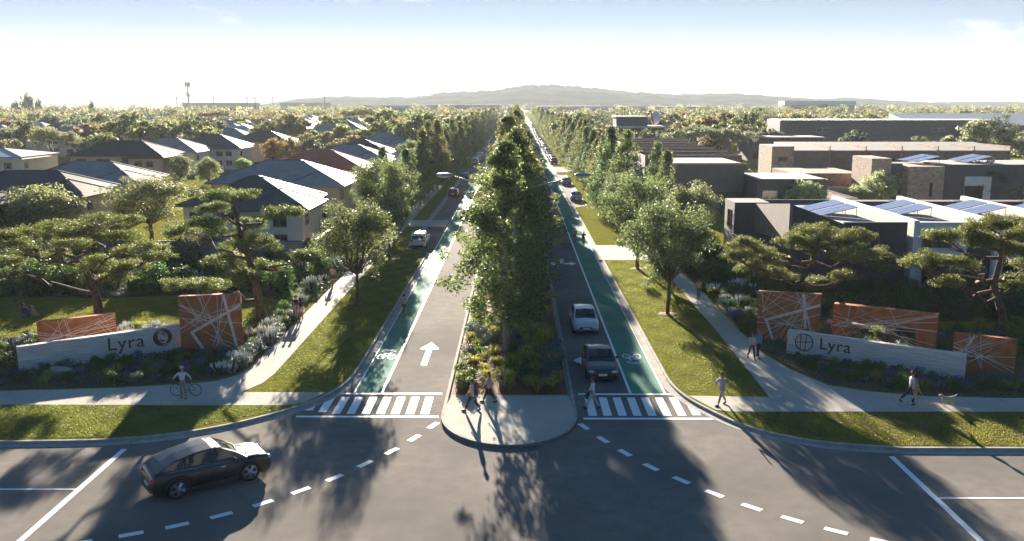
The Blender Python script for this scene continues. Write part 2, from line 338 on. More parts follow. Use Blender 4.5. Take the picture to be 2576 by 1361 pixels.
# bike lanes
mb = MB()
ll = [(-8.82, 46.95), (-7.42, 46.95), (-7.42, 900), (-8.82, 900)]; mb.prism(ll, -.01, .004); mb.prism([(6.2, 46.95), (7.95, 46.95), (7.95, 900), (6.2, 900)], -.01, .004); struct('bike_lane', mb, ['green_lane'])
# ------------------------------------------------------------------ painted markings
mk = MB(); ZM = .008
def strip(x0, x1, y0, y1): mk.prism([(x0, y0), (x1, y0), (x1, y1), (x0, y1)], 0, ZM)
strip(-7.42, -7.28, 46.9, 900); strip(6.06, 6.2, 46.9, 900); strip(-8.9, -8.8, 46.9, 900); strip(7.95, 8.06, 46.9, 900)
strip(-9.75, -4.08, 46.65, 46.88); strip(3.3, 8.8, 46.65, 46.88); strip(-11.1, -3.95, 43.02, 43.25); strip(3.3, 9.85, 42.8, 43.05)
for i in range(9): strip(-4.9 - i * .75, -4.48 - i * .75, 43.55 + max(0, i - 6) * .25, 46.2)
for i in range(8): strip(3.6 + i * .75, 4.02 + i * .75, 43.35 + max(0, i - 6) * .1, 46.2)
strip(-18.0, -17.75, 22, 38.75); strip(16.55, 16.8, 22, 38.1); strip(-90, -18.0, 34.35, 34.48); strip(16.8, 90, 33.74, 33.87)
def dashes(P):
    for i, (x, y) in enumerate(P):
        a = P[max(i - 1, 0)]; b2 = P[min(i + 1, len(P) - 1)]; d = Vector((b2[0] - a[0], b2[1] - a[1])).normalized(); n = Vector((-d.y, d.x)) * .14; d = d * .42; c = Vector((x, y))
        mk.prism([tuple(c - d - n), tuple(c + d - n), tuple(c + d + n), tuple(c - d + n)], 0, ZM)
dashes([G(*p) for p in ((1090, 1070), (1042, 1102), (985, 1135), (918, 1167), (842, 1202), (757, 1234), (662, 1266), (557, 1296), (446, 1322), (330, 1344), (200, 1366), (80, 1384))])
dashes([G(*p) for p in ((1469, 1073), (1517, 1106), (1572, 1139), (1638, 1175), (1714, 1208), (1797, 1242), (1891, 1276), (1993, 1307), (2103, 1336), (2220, 1362), (2340, 1385))])
# straight arrow in the left lane
ax = -5.62; ay = 52.2; mk.prism([(ax - .17, ay), (ax + .17, ay), (ax + .17, ay + 3.6), (ax + .6, ay + 3.6), (ax, ay + 5.2), (ax - .6, ay + 3.6), (ax - .17, ay + 3.6)], 0, ZM)
# double turn arrows in the right lane (seen head-on)
for cx2, cy2 in ((4.4, 87.0), (4.75, 53.2), (-5.6, 120)):
    a, b2 = cx2, cy2
    mk.prism([(a - 1.35, b2), (a - .75, b2 - .95), (a - .75, b2 - .3), (a + .75, b2 - .3), (a + .75, b2 - .95), (a + 1.35, b2), (a + .75, b2 + .95), (a + .75, b2 + .3), (a + .2, b2 + .3), (a + .2, b2 + 2.6), (a - .2, b2 + 2.6), (a - .2, b2 + .3), (a - .75, b2 + .3), (a - .75, b2 + .95)], 0, ZM)
def mline(p, q, w):
    p, q = Vector(p), Vector(q); d = (q - p).normalized(); n = Vector((-d.y, d.x)) * w / 2; mk.prism([tuple(p - n), tuple(q - n), tuple(q + n), tuple(p + n)], 0, ZM + .003)
def mring(c, r, w, ky=1, n=20):
    for i in range(n):
        a, b2 = 2 * math.pi * i / n, 2 * math.pi * (i + 1) / n
        mk.prism([(c[0] + (r + s) * math.cos(t), c[1] + (r + s) * math.sin(t) * ky) for t, s in ((a, -w / 2), (b2, -w / 2), (b2, w / 2), (a, w / 2))], 0, ZM + .002)
def bikemark(cx2, cy2, s):
    f = lambda x, y: (cx2 + s * x, cy2 + s * y * 2.2)
    mring(f(-.33, 0), .22, .06, 2.2); mring(f(.33, 0), .22, .06, 2.2)
    for p, q in (((-.33, 0), (-.18, .3)), ((-.18, .3), (.2, .3)), ((.2, .3), (.33, 0)), ((-.33, 0), (0, 0)), ((0, 0), (-.2, .35)), ((0, 0), (.2, .3)), ((.2, .3), (.16, .42)), ((.1, .42), (.25, .42)), ((-.28, .36), (-.12, .36))): mline(f(*p), f(*q), .06)
    for k in range(2):
        y = .55 + k * .13; mline(f(-.45, y - .02), f(0, y + .09), .07); mline(f(0, y + .09), f(.45, y - .02), .07)
bikemark(-8.12, 54.0, 1); bikemark(7.1, 54.2, -1)
tag(mk.build('road_marking', ['paint_white']), None, None, None, 'structure')
# ------------------------------------------------------------------ garden beds
mb = MB()
BED_L = [(-34, 47.2), (-28, 46.95), (-22, 47.6), (-18.6, 48.3), (-17.1, 48.9), (-16.25, 50.2), (-15.95, 52), (-15.95, 66), (-17.6, 66), (-18, 60), (-24, 60.5), (-29, 60), (-34, 56), (-36, 51)]
BED_R = [(15.5, 54.5), (16.2, 51.2), (17.5, 48.2), (19.2, 47.15), (22, 46.35), (26, 46.05), (34, 45.95), (36, 52), (33, 60), (17.5, 62), (17, 74), (15.5, 74)]
BED_LB = [(-60, 72), (-33, 70.5), (-22, 72.5), (-17, 68), (-15.95, 70), (-15.95, 90), (-60, 90)]
BED_RB = [(15.5, 74), (19.5, 74), (19.5, 88), (15.5, 120)]
BED_R2 = [(19.8, 63.2), (33, 63), (60, 66), (60, 74.6), (19.8, 74.6)]
for p in (BED_L, BED_R, BED_LB, BED_RB, BED_R2): mb.prism(p, .1, .15)
struct('garden_soil', mb, ['soil'])
# ------------------------------------------------------------------ foliage library
def rng(s): return np.random.default_rng(s)
def leafmesh(name, pos, nrm, size, r, mats, tint, aspect=.55, base=None):
    """kite-shaped leaves at pos facing nrm; optional base MB (wood) joined in as slot 1"""
    n = len(pos); nrm = nrm / np.linalg.norm(nrm, axis=1)[:, None]
    a = r.normal(size=(n, 3)); a -= (a * nrm).sum(1)[:, None] * nrm; a /= np.linalg.norm(a, axis=1)[:, None]; b = np.cross(nrm, a)
    s = (size * (.6 + .8 * r.random(n)))[:, None]
    V = np.stack([pos - a * s * .5, pos + b * s * .5 * aspect, pos + a * s * .5, pos - b * s * .5 * aspect], 1).reshape(-1, 3)
    nb = 0; bf = []
    if base is not None: bv = np.array(base.v); nb = len(bv); bf = base.f; V = np.concatenate([V, bv])
    me = bpy.data.meshes.new(name); me.vertices.add(len(V)); me.vertices.foreach_set('co', V.astype(np.float32).ravel())
    li = [np.arange(4 * n)]; ls = [np.arange(n) * 4]; o = 4 * n
    for f in bf: li.append(np.array(f) + 4 * n); ls.append(np.array([o])); o += len(f)
    li = np.concatenate(li); ls = np.concatenate(ls)
    me.loops.add(len(li)); me.loops.foreach_set('vertex_index', li.astype(np.int32)); me.polygons.add(len(ls)); me.polygons.foreach_set('loop_start', ls.astype(np.int32))
    for q in mats: me.materials.append(MATS[q])
    mi = np.zeros(len(ls), np.int32); mi[n:] = 1 if len(mats) > 1 else 0
    me.polygons.foreach_set('material_index', mi)
    at = me.attributes.new('tint', 'FLOAT', 'POINT'); tv = np.concatenate([np.repeat(tint, 4), np.full(nb, .5)]); at.data.foreach_set('value', tv.astype(np.float32))
    me.update(calc_edges=True); return me
def leaves(clumps, per, size, r, shell=.5, out=.6, dens=1.0):
    """clumps: list (x,y,z,r,rz). returns pos,nrm,tint"""
    P = []; Nn = []; T = []
    C = np.array(clumps); w = C[:, 3] ** 2; w = w / w.sum(); cnt = np.maximum(3, (w * per).astype(int))
    for c, k in zip(C, cnt):
        u = r.normal(size=(k, 3)); u /= np.linalg.norm(u, axis=1)[:, None]
        rad = shell + (1 - shell) * r.random(k) ** .6; rad *= 1 + .18 * r.normal(size=k)
        P.append(c[:3] + u * rad[:, None] * np.array([c[3], c[3], c[4]]))
        Nn.append(u * out + r.normal(size=(k, 3)) * .6 + np.array([0, 0, .25])); T.append(np.clip(r.random() * .4 + .3 + r.normal(size=k) * .24, 0, 1))
    return np.concatenate(P), np.concatenate(Nn), np.concatenate(T)
def limb(mb, p0, p1, r0, r1, r, n=6, seg=5, wob=.12, sag=0):
    p0, p1 = np.array(p0, float), np.array(p1, float); L_ = np.linalg.norm(p1 - p0); pts = []; rad = []
    for i in range(seg + 1):
        t = i / seg; q = p0 + (p1 - p0) * t
        if 0 < i < seg: q = q + r.normal(size=3) * wob * L_ * .25
        q = q + np.array([0, 0, sag * L_ * math.sin(math.pi * t)]); pts.append(tuple(q)); rad.append(r0 + (r1 - r0) * t)
    mb.tube(pts, rad, n); return pts
def c_conical(r, h, z0, rad, n):
    out = []
    for i in range(n):
        t = r.random() ** .85; z = z0 + (h - z0) * t
        R_ = rad * (min(1, .6 + t * 2.7) if t < .15 else (1 - (t - .15) / .85) ** .72) ; a = r.random() * 6.283; q = R_ * (.35 + .6 * r.random())
        cr = .55 + .5 * r.random(); cr *= (1 - .45 * t); out.append((q * math.cos(a), q * math.sin(a), z, cr, cr * .8))
    return out
def c_round(r, h, z0, rad, n, flat=1., lumpy=.25, cr0=.3):
    out = []; zc = (h + z0) / 2; hz = (h - z0) / 2; 
    for i in range(n):
        u = r.normal(size=3); u /= np.linalg.norm(u); q = (.3 + .7 * r.random() ** .5) * (1 + lumpy * r.normal() * .5)
        cr = rad * cr0 * (.6 + .7 * r.random()); k = max(.1, 1 - cr0 * .7)
        out.append((u[0] * rad * q * k, u[1] * rad * q * k, zc + u[2] * hz * q * k, cr, cr * .75 * flat))
    return out
def c_gum(r, h, z0, rad, lobes, sub):
    out = []; tops = []
    for i in range(lobes):
        a = 6.283 * (i + r.random() * .6) / lobes; q = rad * (.3 + .55 * r.random()); z = z0 + (h - z0) * (.35 + .5 * r.random() * (1.2 - q / rad)); lr = rad * (.35 + .18 * r.random())
        tops.append((q * math.cos(a), q * math.sin(a), z, lr))
        for j in range(sub):
            u = r.normal(size=3); u /= np.linalg.norm(u); out.append((q * math.cos(a) + u[0] * lr * .8, q * math.sin(a) + u[1] * lr * .8, z + abs(u[2]) * lr * .55 - .1 * lr, lr * (.25 + .2 * r.random()), lr * .24))
    return out, tops
def make_tree(name, label, cat, kind, seed, leafm='leaf', bark='bark', nleaf=9000, size=.17, group=None, h=8., z0=2.2, rad=2.5, single=False, lean=0.):
    r = rng(seed); wood = MB()
    if kind == 'cone':
        cl = c_conical(r, h, z0, rad, 125); limb(wood, (0, 0, -.1), (lean, 0, h * .93), .17 * h / 11, .03, r, 8, 8, .02)
        for c in cl[::4]: limb(wood, (lean * c[2] / h, 0, max(z0 * .7, c[2] - 1.2)), c[:3], .05, .015, r, 4, 3)
        for i in range(26): a = 6.283 * r.random(); t = r.random(); q = rad * 1.05 * (1 - t ** 1.6) ; cl.append((q * math.cos(a), q * math.sin(a), z0 + (h - z0) * (.15 + .8 * t), .3, .25))
    elif kind == 'round':
        cl = c_round(r, h, z0, rad, 105, cr0=.24); fk = z0 * .75 + .4
        limb(wood, (0, 0, -.1), (lean * .3, 0, fk), .15, .12, r, 8, 4, .03)
        for c in cl[::4]: limb(wood, (lean * .3, 0, fk - .1), c[:3], .075, .015, r, 5, 4, .14)
        for i in range(5): a = 6.283 * r.random(); cl.append((rad * .5 * math.cos(a), rad * .5 * math.sin(a), z0 - .3 - .3 * r.random(), .5, .3))
    elif kind == 'gum':
        cl, tops = c_gum(r, h, z0, rad, 8, 9); fk = z0 * .8
        limb(wood, (0, 0, -.1), (lean, 0, fk), .2 * h / 9, .15 * h / 9, r, 7, 4, .05)
        for t in tops: limb(wood, (lean, 0, fk - .1), t[:3], .11 * h / 9, .03, r, 5, 4, .12)
    elif kind == 'dense':
        cl = c_round(r, h, z0, rad, 85, lumpy=.12, cr0=.2); limb(wood, (0, 0, -.1), (0, 0, h * .6), .16, .08, r, 6, 3, .03)
    P, Nn, T = leaves(cl, nleaf, size, r, .45)
    P = P[P[:, 2] > .15] if False else P
    if single:
        me = leafmesh(name, P, Nn, size, r, [leafm, bark], T, base=wood); o = link(name, me); return tag(o, label, cat, group)
    root = thing(name, label, cat, group=group); wood.build('trunk', [bark], root, True); link('crown', leafmesh('crown', P, Nn, size, r, [leafm], T), root); return root
PARK = (0, -500, 0)
def used_first(proto, lst):
    """place a prototype at the first spot and copies at the rest"""
    out = []
    for i, a in enumerate(lst):
        if i == 0 and not proto.get('_used'):
            proto['_used'] = 1; o = proto
        out.append(a)
    return out
PROTO = {}
def place(key, x, y, z=.12, rz=0., sc=1., label=None, group=None, color=None):
    p = PROTO[key]
    if not p.get('_first'):
        kids(p)
        p['_first'] = 1; o = p
        o.location = (x, y, z); o.rotation_euler[2] = rz; o.scale = sc if hasattr(sc, '__len__') else (sc, sc, sc)
        if label: o['label'] = label
        if group: o['group'] = group
        if color:
            o.color = (*color, 1)
            for c in kids(p):
                c.color = (*color, 1)
                for d in kids(c): d.color = (*color, 1)
        else: o.color = (1, 1, 1, 1)
        return o
    return dup(p, (x, y, z), rz, sc, label, group, None, color or (1, 1, 1))
# --- median trees
rr = random.Random(5)
MG = 'tall trees down the centre of the boulevard'
for i in range(3): PROTO['med%d' % i] = make_tree('median_tree', 'x', 'tree', 'cone', 11 + i, 'leaf', 'bark_pale', 30000, .165, MG, 13.0, 2.9, 3.5)
Y = 52.8; k = 0
while Y < 660:
    x = MCX - .35 * (k == 0) + rr.uniform(-.35, .35) * (k > 0); s = rr.uniform(.93, 1.1) if k else 1.0
    lab = ('tall leafy pale-trunked tree at the front of the median, nearest the paved tip' if k == 0 else
           'second tall tree of the planted median, just behind the front one' if k == 1 else
           'third tall tree in the row along the planted median' if k == 2 else
           'tall green tree further back in the continuous row along the boulevard median')
    place('med%d' % (k % 3), x, Y, .12, rr.uniform(0, 6.28), (s * rr.uniform(1.05, 1.2) * (.94 if k == 0 else 1), s * rr.uniform(1.05, 1.2) * (.94 if k == 0 else 1), s), lab, MG if k > 2 else 'front trees of the median', (rr.uniform(.92, 1.12), rr.uniform(1.0, 1.12), rr.uniform(.95, 1.1)))
    Y += rr.uniform(8.4, 10.6) + (1.5 if k == 0 else 0); k += 1
# --- round street trees near, columnar ones further
for i in range(3): PROTO['rnd%d' % i] = make_tree('street_tree', 'x', 'tree', 'round', 31 + i, 'leaf', 'bark', 19000, .155, None, 8.3, 2.7, 3.1, lean=.3)
for i in range(3): PROTO['col%d' % i] = make_tree('columnar_tree', 'x', 'tree', 'cone', 41 + i, 'leaf', 'bark', 14000, .2, None, 10.8, 1.0, 2.7)
SG = 'street trees'
near = [(-12.47, 68.4, 'rnd0', 1.0, 'round-headed street tree nearest the camera on the left verge'),
        (-12.73, 88.7, 'rnd1', .8, 'slim dark-trunked street tree behind the nearest one on the left verge'),
        (-14.4, 96, 'rnd2', 1.22, 'broad round street tree left of the boulevard beside the white parked wagon'),
        (-14.9, 108, 'rnd0', 1.05, 'full round street tree behind the broad one, left of the red car'),
        (11.1, 65.0, 'rnd1', 1.05, 'large round-headed street tree on the right verge, nearest the camera'),
        (11.3, 83.5, 'rnd2', 1.12, 'round street tree just before the concrete driveway on the right verge'),
        (17.2, 88, 'rnd0', .95, 'pale leafy tree beside the right footpath by the charcoal wall'),
        (12.2, 101, 'rnd0', 1.0, 'round street tree just past the concrete driveway on the right verge')]
for x, y, kx, s, lab in near: place(kx, x, y, .12, rr.uniform(0, 6.28), s, lab, None, (1.35, 1.3, 1.5) if 'pale' in lab else (.85, .95, .95))
def collab(side, n):
    sd_ = 'left' if side < 0 else 'right'
    if n < 12: return '%s columnar tree of the %s street row past the round ones' % (['first', 'second', 'third', 'fourth', 'fifth', 'sixth', 'seventh', 'eighth', 'ninth', 'tenth', 'eleventh', 'twelfth'][n], sd_), 'nearer columnar street trees, %s row' % sd_
    return 'small far-off columnar tree towards the vanishing point in the %s street row' % sd_, 'far columnar street trees, %s row' % sd_
k = 0
for side, x0 in ((-1, -14.8), (1, 13.2)):
    Y = 122 if side < 0 else 110; cnt_ = 0
    while Y < 620:
        s = rr.uniform(.82, 1.16)
        place('col%d' % (k % 3), x0 + rr.uniform(-.5, .5), Y, .12, rr.uniform(0, 6.28), (s, s, s * rr.uniform(.93, 1.05)),
              *collab(side, cnt_), (rr.uniform(.85, 1.1), rr.uniform(.9, 1.1), .95))
        Y += rr.uniform(6.2, 8.8); k += 1; cnt_ += 1
for x, y, s, lab in ((17.5, 106, .9, 'dark columnar tree before the long dark house on the right'), (18, 117, .95, 'second columnar tree before the dark cantilevered house'), (-19, 128, .85, 'columnar tree between the red-roofed house and the boulevard')):
    place('col%d' % (k % 3), x, y, .12, k, s, lab, None, (.9, 1, .9)); k += 1
# --- layered pines, pads measured on the photograph and placed round the trunk in depth
def pine(label, base, pads, seed, top, leanpx=None):
    r = rng(seed); bx_, by_ = base; root = thing('layered_pine', label, 'tree', (bx_, by_, .12)); wood = MB(); cl = []
    path = [(0, 0, -.2)] + [(GY(px, py, by_)[0] - bx_, 0, GY(px, py, by_)[1] - .12) for px, py in top]
    n = len(path); wood.tube([(p[0] + .06 * math.sin(i * 2.1), .1 * math.cos(i * 1.7), p[2]) for i, p in enumerate(path)], [.34 * (1 - .7 * i / (n - 1)) for i in range(n)], 9)
    for i, (px, py, w, h) in enumerate(pads):
        dy = (-1) ** i * (.6 + 1.6 * r.random()); x, z = GY(px, py, by_ + dy); x -= bx_; z -= .12; sc = (by_ + dy) / FPX; w_ = w * sc; h_ = h * sc
        nn = max(12, int(w_ * 13))
        for j in range(nn):
            a = 6.283 * r.random(); q = w_ * r.random() ** .5; cr = .38 + .3 * r.random()
            cl.append((x + q * math.cos(a) * .92, dy + q * math.sin(a) * .8, z + h_ * 1.25 * (.6 - 1.1 * (q / w_) ** 2) * r.random() + .1 * r.normal() - .1, cr, cr * .5))
        # the branch leaves the trunk a little below the pad
        zt = max(.9, z - .5 - .25 * abs(x)); 
        for q in range(n - 1):
            if path[q][2] <= zt <= path[q + 1][2] or q == n - 2:
                t = min(1, max(0, (zt - path[q][2]) / max(.01, path[q + 1][2] - path[q][2]))); p0 = (path[q][0] + (path[q + 1][0] - path[q][0]) * t, 0, path[q][2] + (path[q + 1][2] - path[q][2]) * t); break
        pts = limb(wood, p0, (x, dy, z - .25), .13, .035, r, 6, 6, .22, -.05)
        for j in range(5): a = 6.283 * r.random(); limb(wood, pts[4], (x + w_ * .7 * math.cos(a), dy + w_ * .6 * math.sin(a), z - .08), .04, .01, r, 4, 3, .15)
    wood.build('trunk', ['bark_pine'], root, True)
    P, Nn, T = leaves(cl, 70000, .12, r, .2, .3); Nn[:, 2] += .3
    link('crown', leafmesh('crown', P, Nn, .12, r, ['needle'], T, .4), root).color = (1.15, 1.1, .9, 1)
    return root
pine('spreading layered pine behind the low rust panel, leftmost of the two left pines', (-31.2, 65.3),
     [(78, 583, 78, 26), (160, 565, 72, 24), (266, 548, 88, 20), (46, 612, 60, 26), (106, 630, 60, 26), (248, 654, 52, 34), (288, 690, 46, 26), (355, 622, 76, 26), (395, 640, 50, 22), (213, 578, 60, 22), (21, 650, 44, 20), (300, 590, 60, 18), (10, 590, 50, 22), (180, 610, 60, 24), (330, 665, 45, 22)], 61, [(240, 740), (225, 690), (190, 650), (235, 620), (250, 570)])
pine('layered pine beside the tall rust panel, between it and the left footpath', (-18.3, 62.4),
     [(585, 484, 76, 22), (710, 527, 52, 18), (479, 576, 66, 28), (520, 560, 52, 28), (568, 647, 52, 30), (497, 712, 84, 20), (603, 601, 52, 28), (645, 605, 56, 28), (621, 558, 46, 16), (770, 640, 42, 18), (660, 665, 40, 18), (610, 690, 50, 20), (540, 520, 40, 18)], 62, [(648, 745), (640, 690), (622, 640), (600, 580), (588, 500)])
pine('layered pine behind the tall rust panel of the right sign', (21.0, 66.0),
     [(2064, 583, 96, 28), (2153, 587, 52, 24), (2050, 615, 46, 22), (2153, 637, 70, 34), (2206, 637, 46, 24), (1905, 637, 76, 34), (1898, 667, 50, 24), (1873, 608, 40, 20), (2071, 704, 42, 15), (1958, 683, 40, 15), (2000, 600, 50, 22), (2120, 690, 42, 16), (2220, 665, 40, 16), (1850, 640, 40, 20)], 63, [(1995, 735), (2025, 690), (2045, 650), (2060, 600)])
pine('layered pine at the right edge behind the square rust panel', (32.2, 58.3),
     [(2508, 558, 90, 30), (2366, 587, 46, 20), (2437, 587, 60, 25), (2348, 651, 88, 34), (2543, 619, 56, 30), (2419, 658, 50, 24), (2554, 700, 46, 16), (2300, 655, 40, 18), (2480, 600, 60, 26), (2590, 580, 60, 30), (2600, 660, 60, 26), (2395, 700, 42, 14), (2560, 560, 50, 26)], 64, [(2520, 790), (2500, 720), (2515, 660), (2525, 600)])
# --- background tree kinds
BG = [('gum0', 'gum_tree', 'gum', 8.5, 2.4, 4.6, 71, 'bark_pale'), ('gum1', 'gum_tree', 'gum', 9.2, 2.6, 4.2, 72, 'bark_pale'), ('den0', 'dense_tree', 'dense', 8.2, .6, 3.6, 73, 'bark'),
      ('bus0', 'bushy_tree', 'round', 6.5, .9, 3.3, 74, 'bark'), ('bus1', 'bushy_tree', 'round', 7.2, 1.2, 3.0, 75, 'bark')]
for kx, nm, kd, h, z0, rad, sd_, bk in BG:
    PROTO[kx] = make_tree(nm, 'x', 'tree', kd, sd_, 'leaf', bk, 11000, .24, None, h, z0, rad)
    PROTO[kx + 'f'] = make_tree(nm, 'x', 'tree', kd, sd_ + 20, 'leaf', bk, 2600, .55, None, h, z0, rad, single=True)
# ------------------------------------------------------------------ houses left of the boulevard
def hip_roof(x0, x1, y0, y1, ze, pitch, ov=.55, th=.16):
    X0, X1, Y0, Y1 = x0 - ov, x1 + ov, y0 - ov, y1 + ov; w, d = X1 - X0, Y1 - Y0; mb = MB()
    if w >= d: h = d / 2 * pitch; a, b = (X0 + d / 2, (Y0 + Y1) / 2), (X1 - d / 2, (Y0 + Y1) / 2)
    else: h = w / 2 * pitch; a, b = ((X0 + X1) / 2, Y0 + w / 2), ((X0 + X1) / 2, Y1 - w / 2)
    vs = [(X0, Y0, ze), (X1, Y0, ze), (X1, Y1, ze), (X0, Y1, ze), (X0, Y0, ze + th), (X1, Y0, ze + th), (X1, Y1, ze + th), (X0, Y1, ze + th), (*a, ze + th + h), (*b, ze + th + h)]
    fs = [(0, 3, 2, 1), (0, 1, 5, 4), (1, 2, 6, 5), (2, 3, 7, 6), (3, 0, 4, 7)]
    fs += [(4, 5, 9, 8), (5, 6, 9), (6, 7, 8, 9), (7, 4, 8)] if w >= d else [(4, 5, 8), (5, 6, 9, 8), (6, 7, 9), (7, 4, 8, 9)]
    mb.add(vs, fs)
    cap = [(vs[4], vs[8]), (vs[5], vs[9] if w >= d else vs[8]), (vs[6], vs[9]), (vs[7], vs[8] if w >= d else vs[9]), (vs[8], vs[9])]
    rc = MB()
    for p, q in cap:
        if (Vector(p) - Vector(q)).length > .3: rc.tube([p, q], .09, 5)
    return mb, rc, h
def window(parent, x0, x1, z0, z1, y, side='f', split=1, mat_='trim'):
    """window on a wall: side f faces -Y at y, side r faces +X at x=y, l faces -X"""
    fr = MB(); pn = MB(); t = .07
    def P(mb, a0, a1, b0, b1, o0, o1):
        if side == 'f': mb.box(a0, a1, y - o1, y - o0, b0, b1)
        elif side == 'r': mb.box(y + o0, y + o1, a0, a1, b0, b1)
        else: mb.box(y - o1, y - o0, a0, a1, b0, b1)
    P(fr, x0, x1, z0, z0 + t, 0, .07); P(fr, x0, x1, z1 - t, z1, 0, .07)
    n = split + 1
    for i in range(n + 1): 
        a = x0 + (x1 - x0 - t) * i / n; P(fr, a, a + t, z0 + t, z1 - t, 0, .066)
    P(pn, x0 + t, x1 - t, z0 + t, z1 - t, .0, .03)
    f = fr.build('window', mat_, parent); pn.build('pane', 'window_glass', f); return f
def house(label, x0, x1, y0, y1, ze, roof, wall, pitch=.42, wing=None, nf=3, nr=2, lower=None, far=False, group=None, z=.12, side='r'):
    cx, cy = (x0 + x1) / 2, (y0 + y1) / 2; t = thing('house', label, 'house', (cx, cy, z), 0, group)
    w, d = (x1 - x0) / 2, (y1 - y0) / 2
    wm = MB(); wm.box(-w, w, -d, d, 0, ze + .05); wm.build('wall', wall, t)
    if lower: lm = MB(); lm.box(-w - .06, w + .06, -d - .06, -d, 0, 2.5); lm.box(w, w + .06, -d, d, 0, 2.5); lm.build('lower_wall', lower, t)
    rm, rc, h = hip_roof(-w, w, -d, d, ze, pitch)
    if wing:
        wx0, wx1, wy0, wy1, wz = wing; r2, c2, _ = hip_roof(wx0, wx1, wy0, wy1, wz, pitch); o = len(rm.v); rm.add(r2.v, r2.f); rc.add(c2.v, c2.f)
        mb = MB(); mb.box(wx0, wx1, wy0, wy1, 0, wz); mb.build('wing_wall', wall, t)
    r = rm.build('roof', roof, t)
    if not far:
        rc.build('ridge_cap', 'trim' if roof != 'roof_red' else 'roof_red', r)
        g = MB(); g.box(-w - .62, w + .62, -d - .66, -d - .555, ze - .02, ze + .12); g.box(w + .555, w + .66, -d - .55, d + .55, ze - .02, ze + .12); g.build('eaves_gutter', 'trim', r)
    rr2 = random.Random(int(abs(x0 * 7 + y0 * 3)))
    if not far and w > 5.5:
        r2, c2, _ = hip_roof(w - 6.2, w + .9, -d - 1.3, d * .35, ze - .35, pitch); wg = MB(); wg.box(w - 5.8, w + .6, -d - 1.0, d * .2, 0, ze - .3); wg.build('wing_wall', wall, t); q_ = r2.build('wing_roof', roof, t); c2.build('ridge_cap', 'trim', q_)
        window(t, w - 4.6, w - 3.2, ze - 2.0, ze - .9, -d - 1.0, 'f', 1); nr = 0; window(t, w - 2.4, w - 1.0, ze - 2.0, ze - .9, -d - 1.0, 'f', 1); window(t, w - 5.2, w - 3.4, .9, 2.1, -d - 1.0, 'f', 1); window(t, w - 2.4, w - 1.0, .9, 2.1, -d - 1.0, 'f', 1); window(t, -d + .4, -d + 1.6, ze - 2, ze - .9, w + .6, 'r', 0)
    for i in range(nf):
        c = -w + (2 * w) * (i + .5 + rr2.uniform(-.15, .15)) / nf; ww = rr2.choice((.7, 1.0, 1.3)); window(t, c - ww, c + ww, .9, 2.2, -d, 'f', 1) if c + ww < w - 6 and i % 2 else None; window(t, c - ww, c + ww, ze - 1.65, ze - .55, -d - (.06 if False else 0), 'f', 1 if ww > .6 else 0)
    for i in range(nr):
        c = -d + (2 * d) * (i + .5) / nr; ww = rr2.choice((.4, .7)); 
        window(t, c - ww, c + ww, ze - 1.7, ze - .5, w if side == 'r' else -w, side, 0)
    return t
HR = []   # footprints kept free of scattered trees
def H(label, *a, **k): HR.append((a[0], a[1], a[2], a[3])); return house(label, *a, **k)
H('two-storey house with dark slate roof and pale walls, nearest the boulevard', -34.5, -22.6, 92.5, 103.5, 4.85, 'roof_dark', 'render_pale', .42, (5.0, 7.2, -3.6, 3.9, 4.5) if False else None, 4, 2, 'render_pink')
H('house with long mid-grey roof directly behind the nearest dark-roofed house', -39.5, -23.4, 116, 127.5, 5.1, 'roof_grey', 'render_beige', .4, None, 4, 3)
H('house with the red-brown tiled roof', -39.5, -25.2, 143.5, 154.5, 5.1, 'roof_red', 'render_beige', .42, None, 4, 2)
H('grey-roofed house just behind the red-brown roof', -38.5, -24.4, 164.5, 175.5, 5.1, 'roof_grey', 'render_beige', .4, None, 3, 2)
H('house with near-black roof behind the grey ones beside the boulevard', -40, -28, 192, 202, 5.1, 'roof_black', 'render_grey', .4, None, 3, 2)
H('pale grey hip-roofed house right behind the near-black roof', -40.5, -26.8, 228, 239, 5.1, 'roof_grey', 'render_pale', .42, None, 3, 2)
H('farthest dark grey hipped house of the row beside the left street trees', -46, -32, 268, 280, 5.2, 'roof_dark', 'render_pale', .42, None, 3, 2)
H('large house with long near-black roof and row of small windows on beige wall', -87, -69.5, 176, 187.5, 5.1, 'roof_black', 'render_beige', .42, None, 4, 2)
H('house with wide pale grey roof behind the dark slate roof on the left', -66, -50.5, 118.5, 129, 5.0, 'roof_grey', 'render_pink', .4, None, 3, 2)
H('dark slate-roofed house with pinkish end wall behind the round bushy trees', -67, -51.2, 105, 114.4, 4.9, 'roof_dark', 'render_pink', .42, None, 3, 2)
H('low grey-roofed house cut by the left edge, before the dark slate roof', -75, -56.5, 91, 100.5, 4.9, 'roof_dark', 'render_grey', .4, None, 3, 1)
H('pale house with shallow roof at the left edge beside the big sage gum', -116, -92.5, 168, 182, 5.3, 'roof_pale', 'render_pale', .18, None, 6, 2)
H('small pale two-storey house with white hipped roof beside the big sage gum', -142, -124.5, 262, 274, 5.3, 'roof_grey', 'render_pale', .42, None, 3, 2)
H('grey hip-roofed house just behind the long near-black roof', -84, -70.5, 197, 208, 5.0, 'roof_grey', 'render_pale', .42, None, 2, 2)
H('large dark-roofed house with windowed side wall, right of the long near-black roof', -80, -65.5, 212, 223.5, 5.1, 'roof_dark', 'render_pale', .42, None, 2, 2)
H('dark-roofed house behind the large windowed one, its end face shining white', -76, -61, 240, 251, 5.1, 'roof_dark', 'render_beige', .42, None, 2, 2)
H('grey-roofed house behind the shining dark roofs in the middle of the left field', -92, -76, 258, 270, 5.1, 'roof_grey', 'render_pale', .42, None, 2, 2)
H('tall gabled grey house above the golden trees, left of centre', -73, -58.5, 338, 350, 5.6, 'roof_dark', 'render_pale', .5, None, 2, 2)
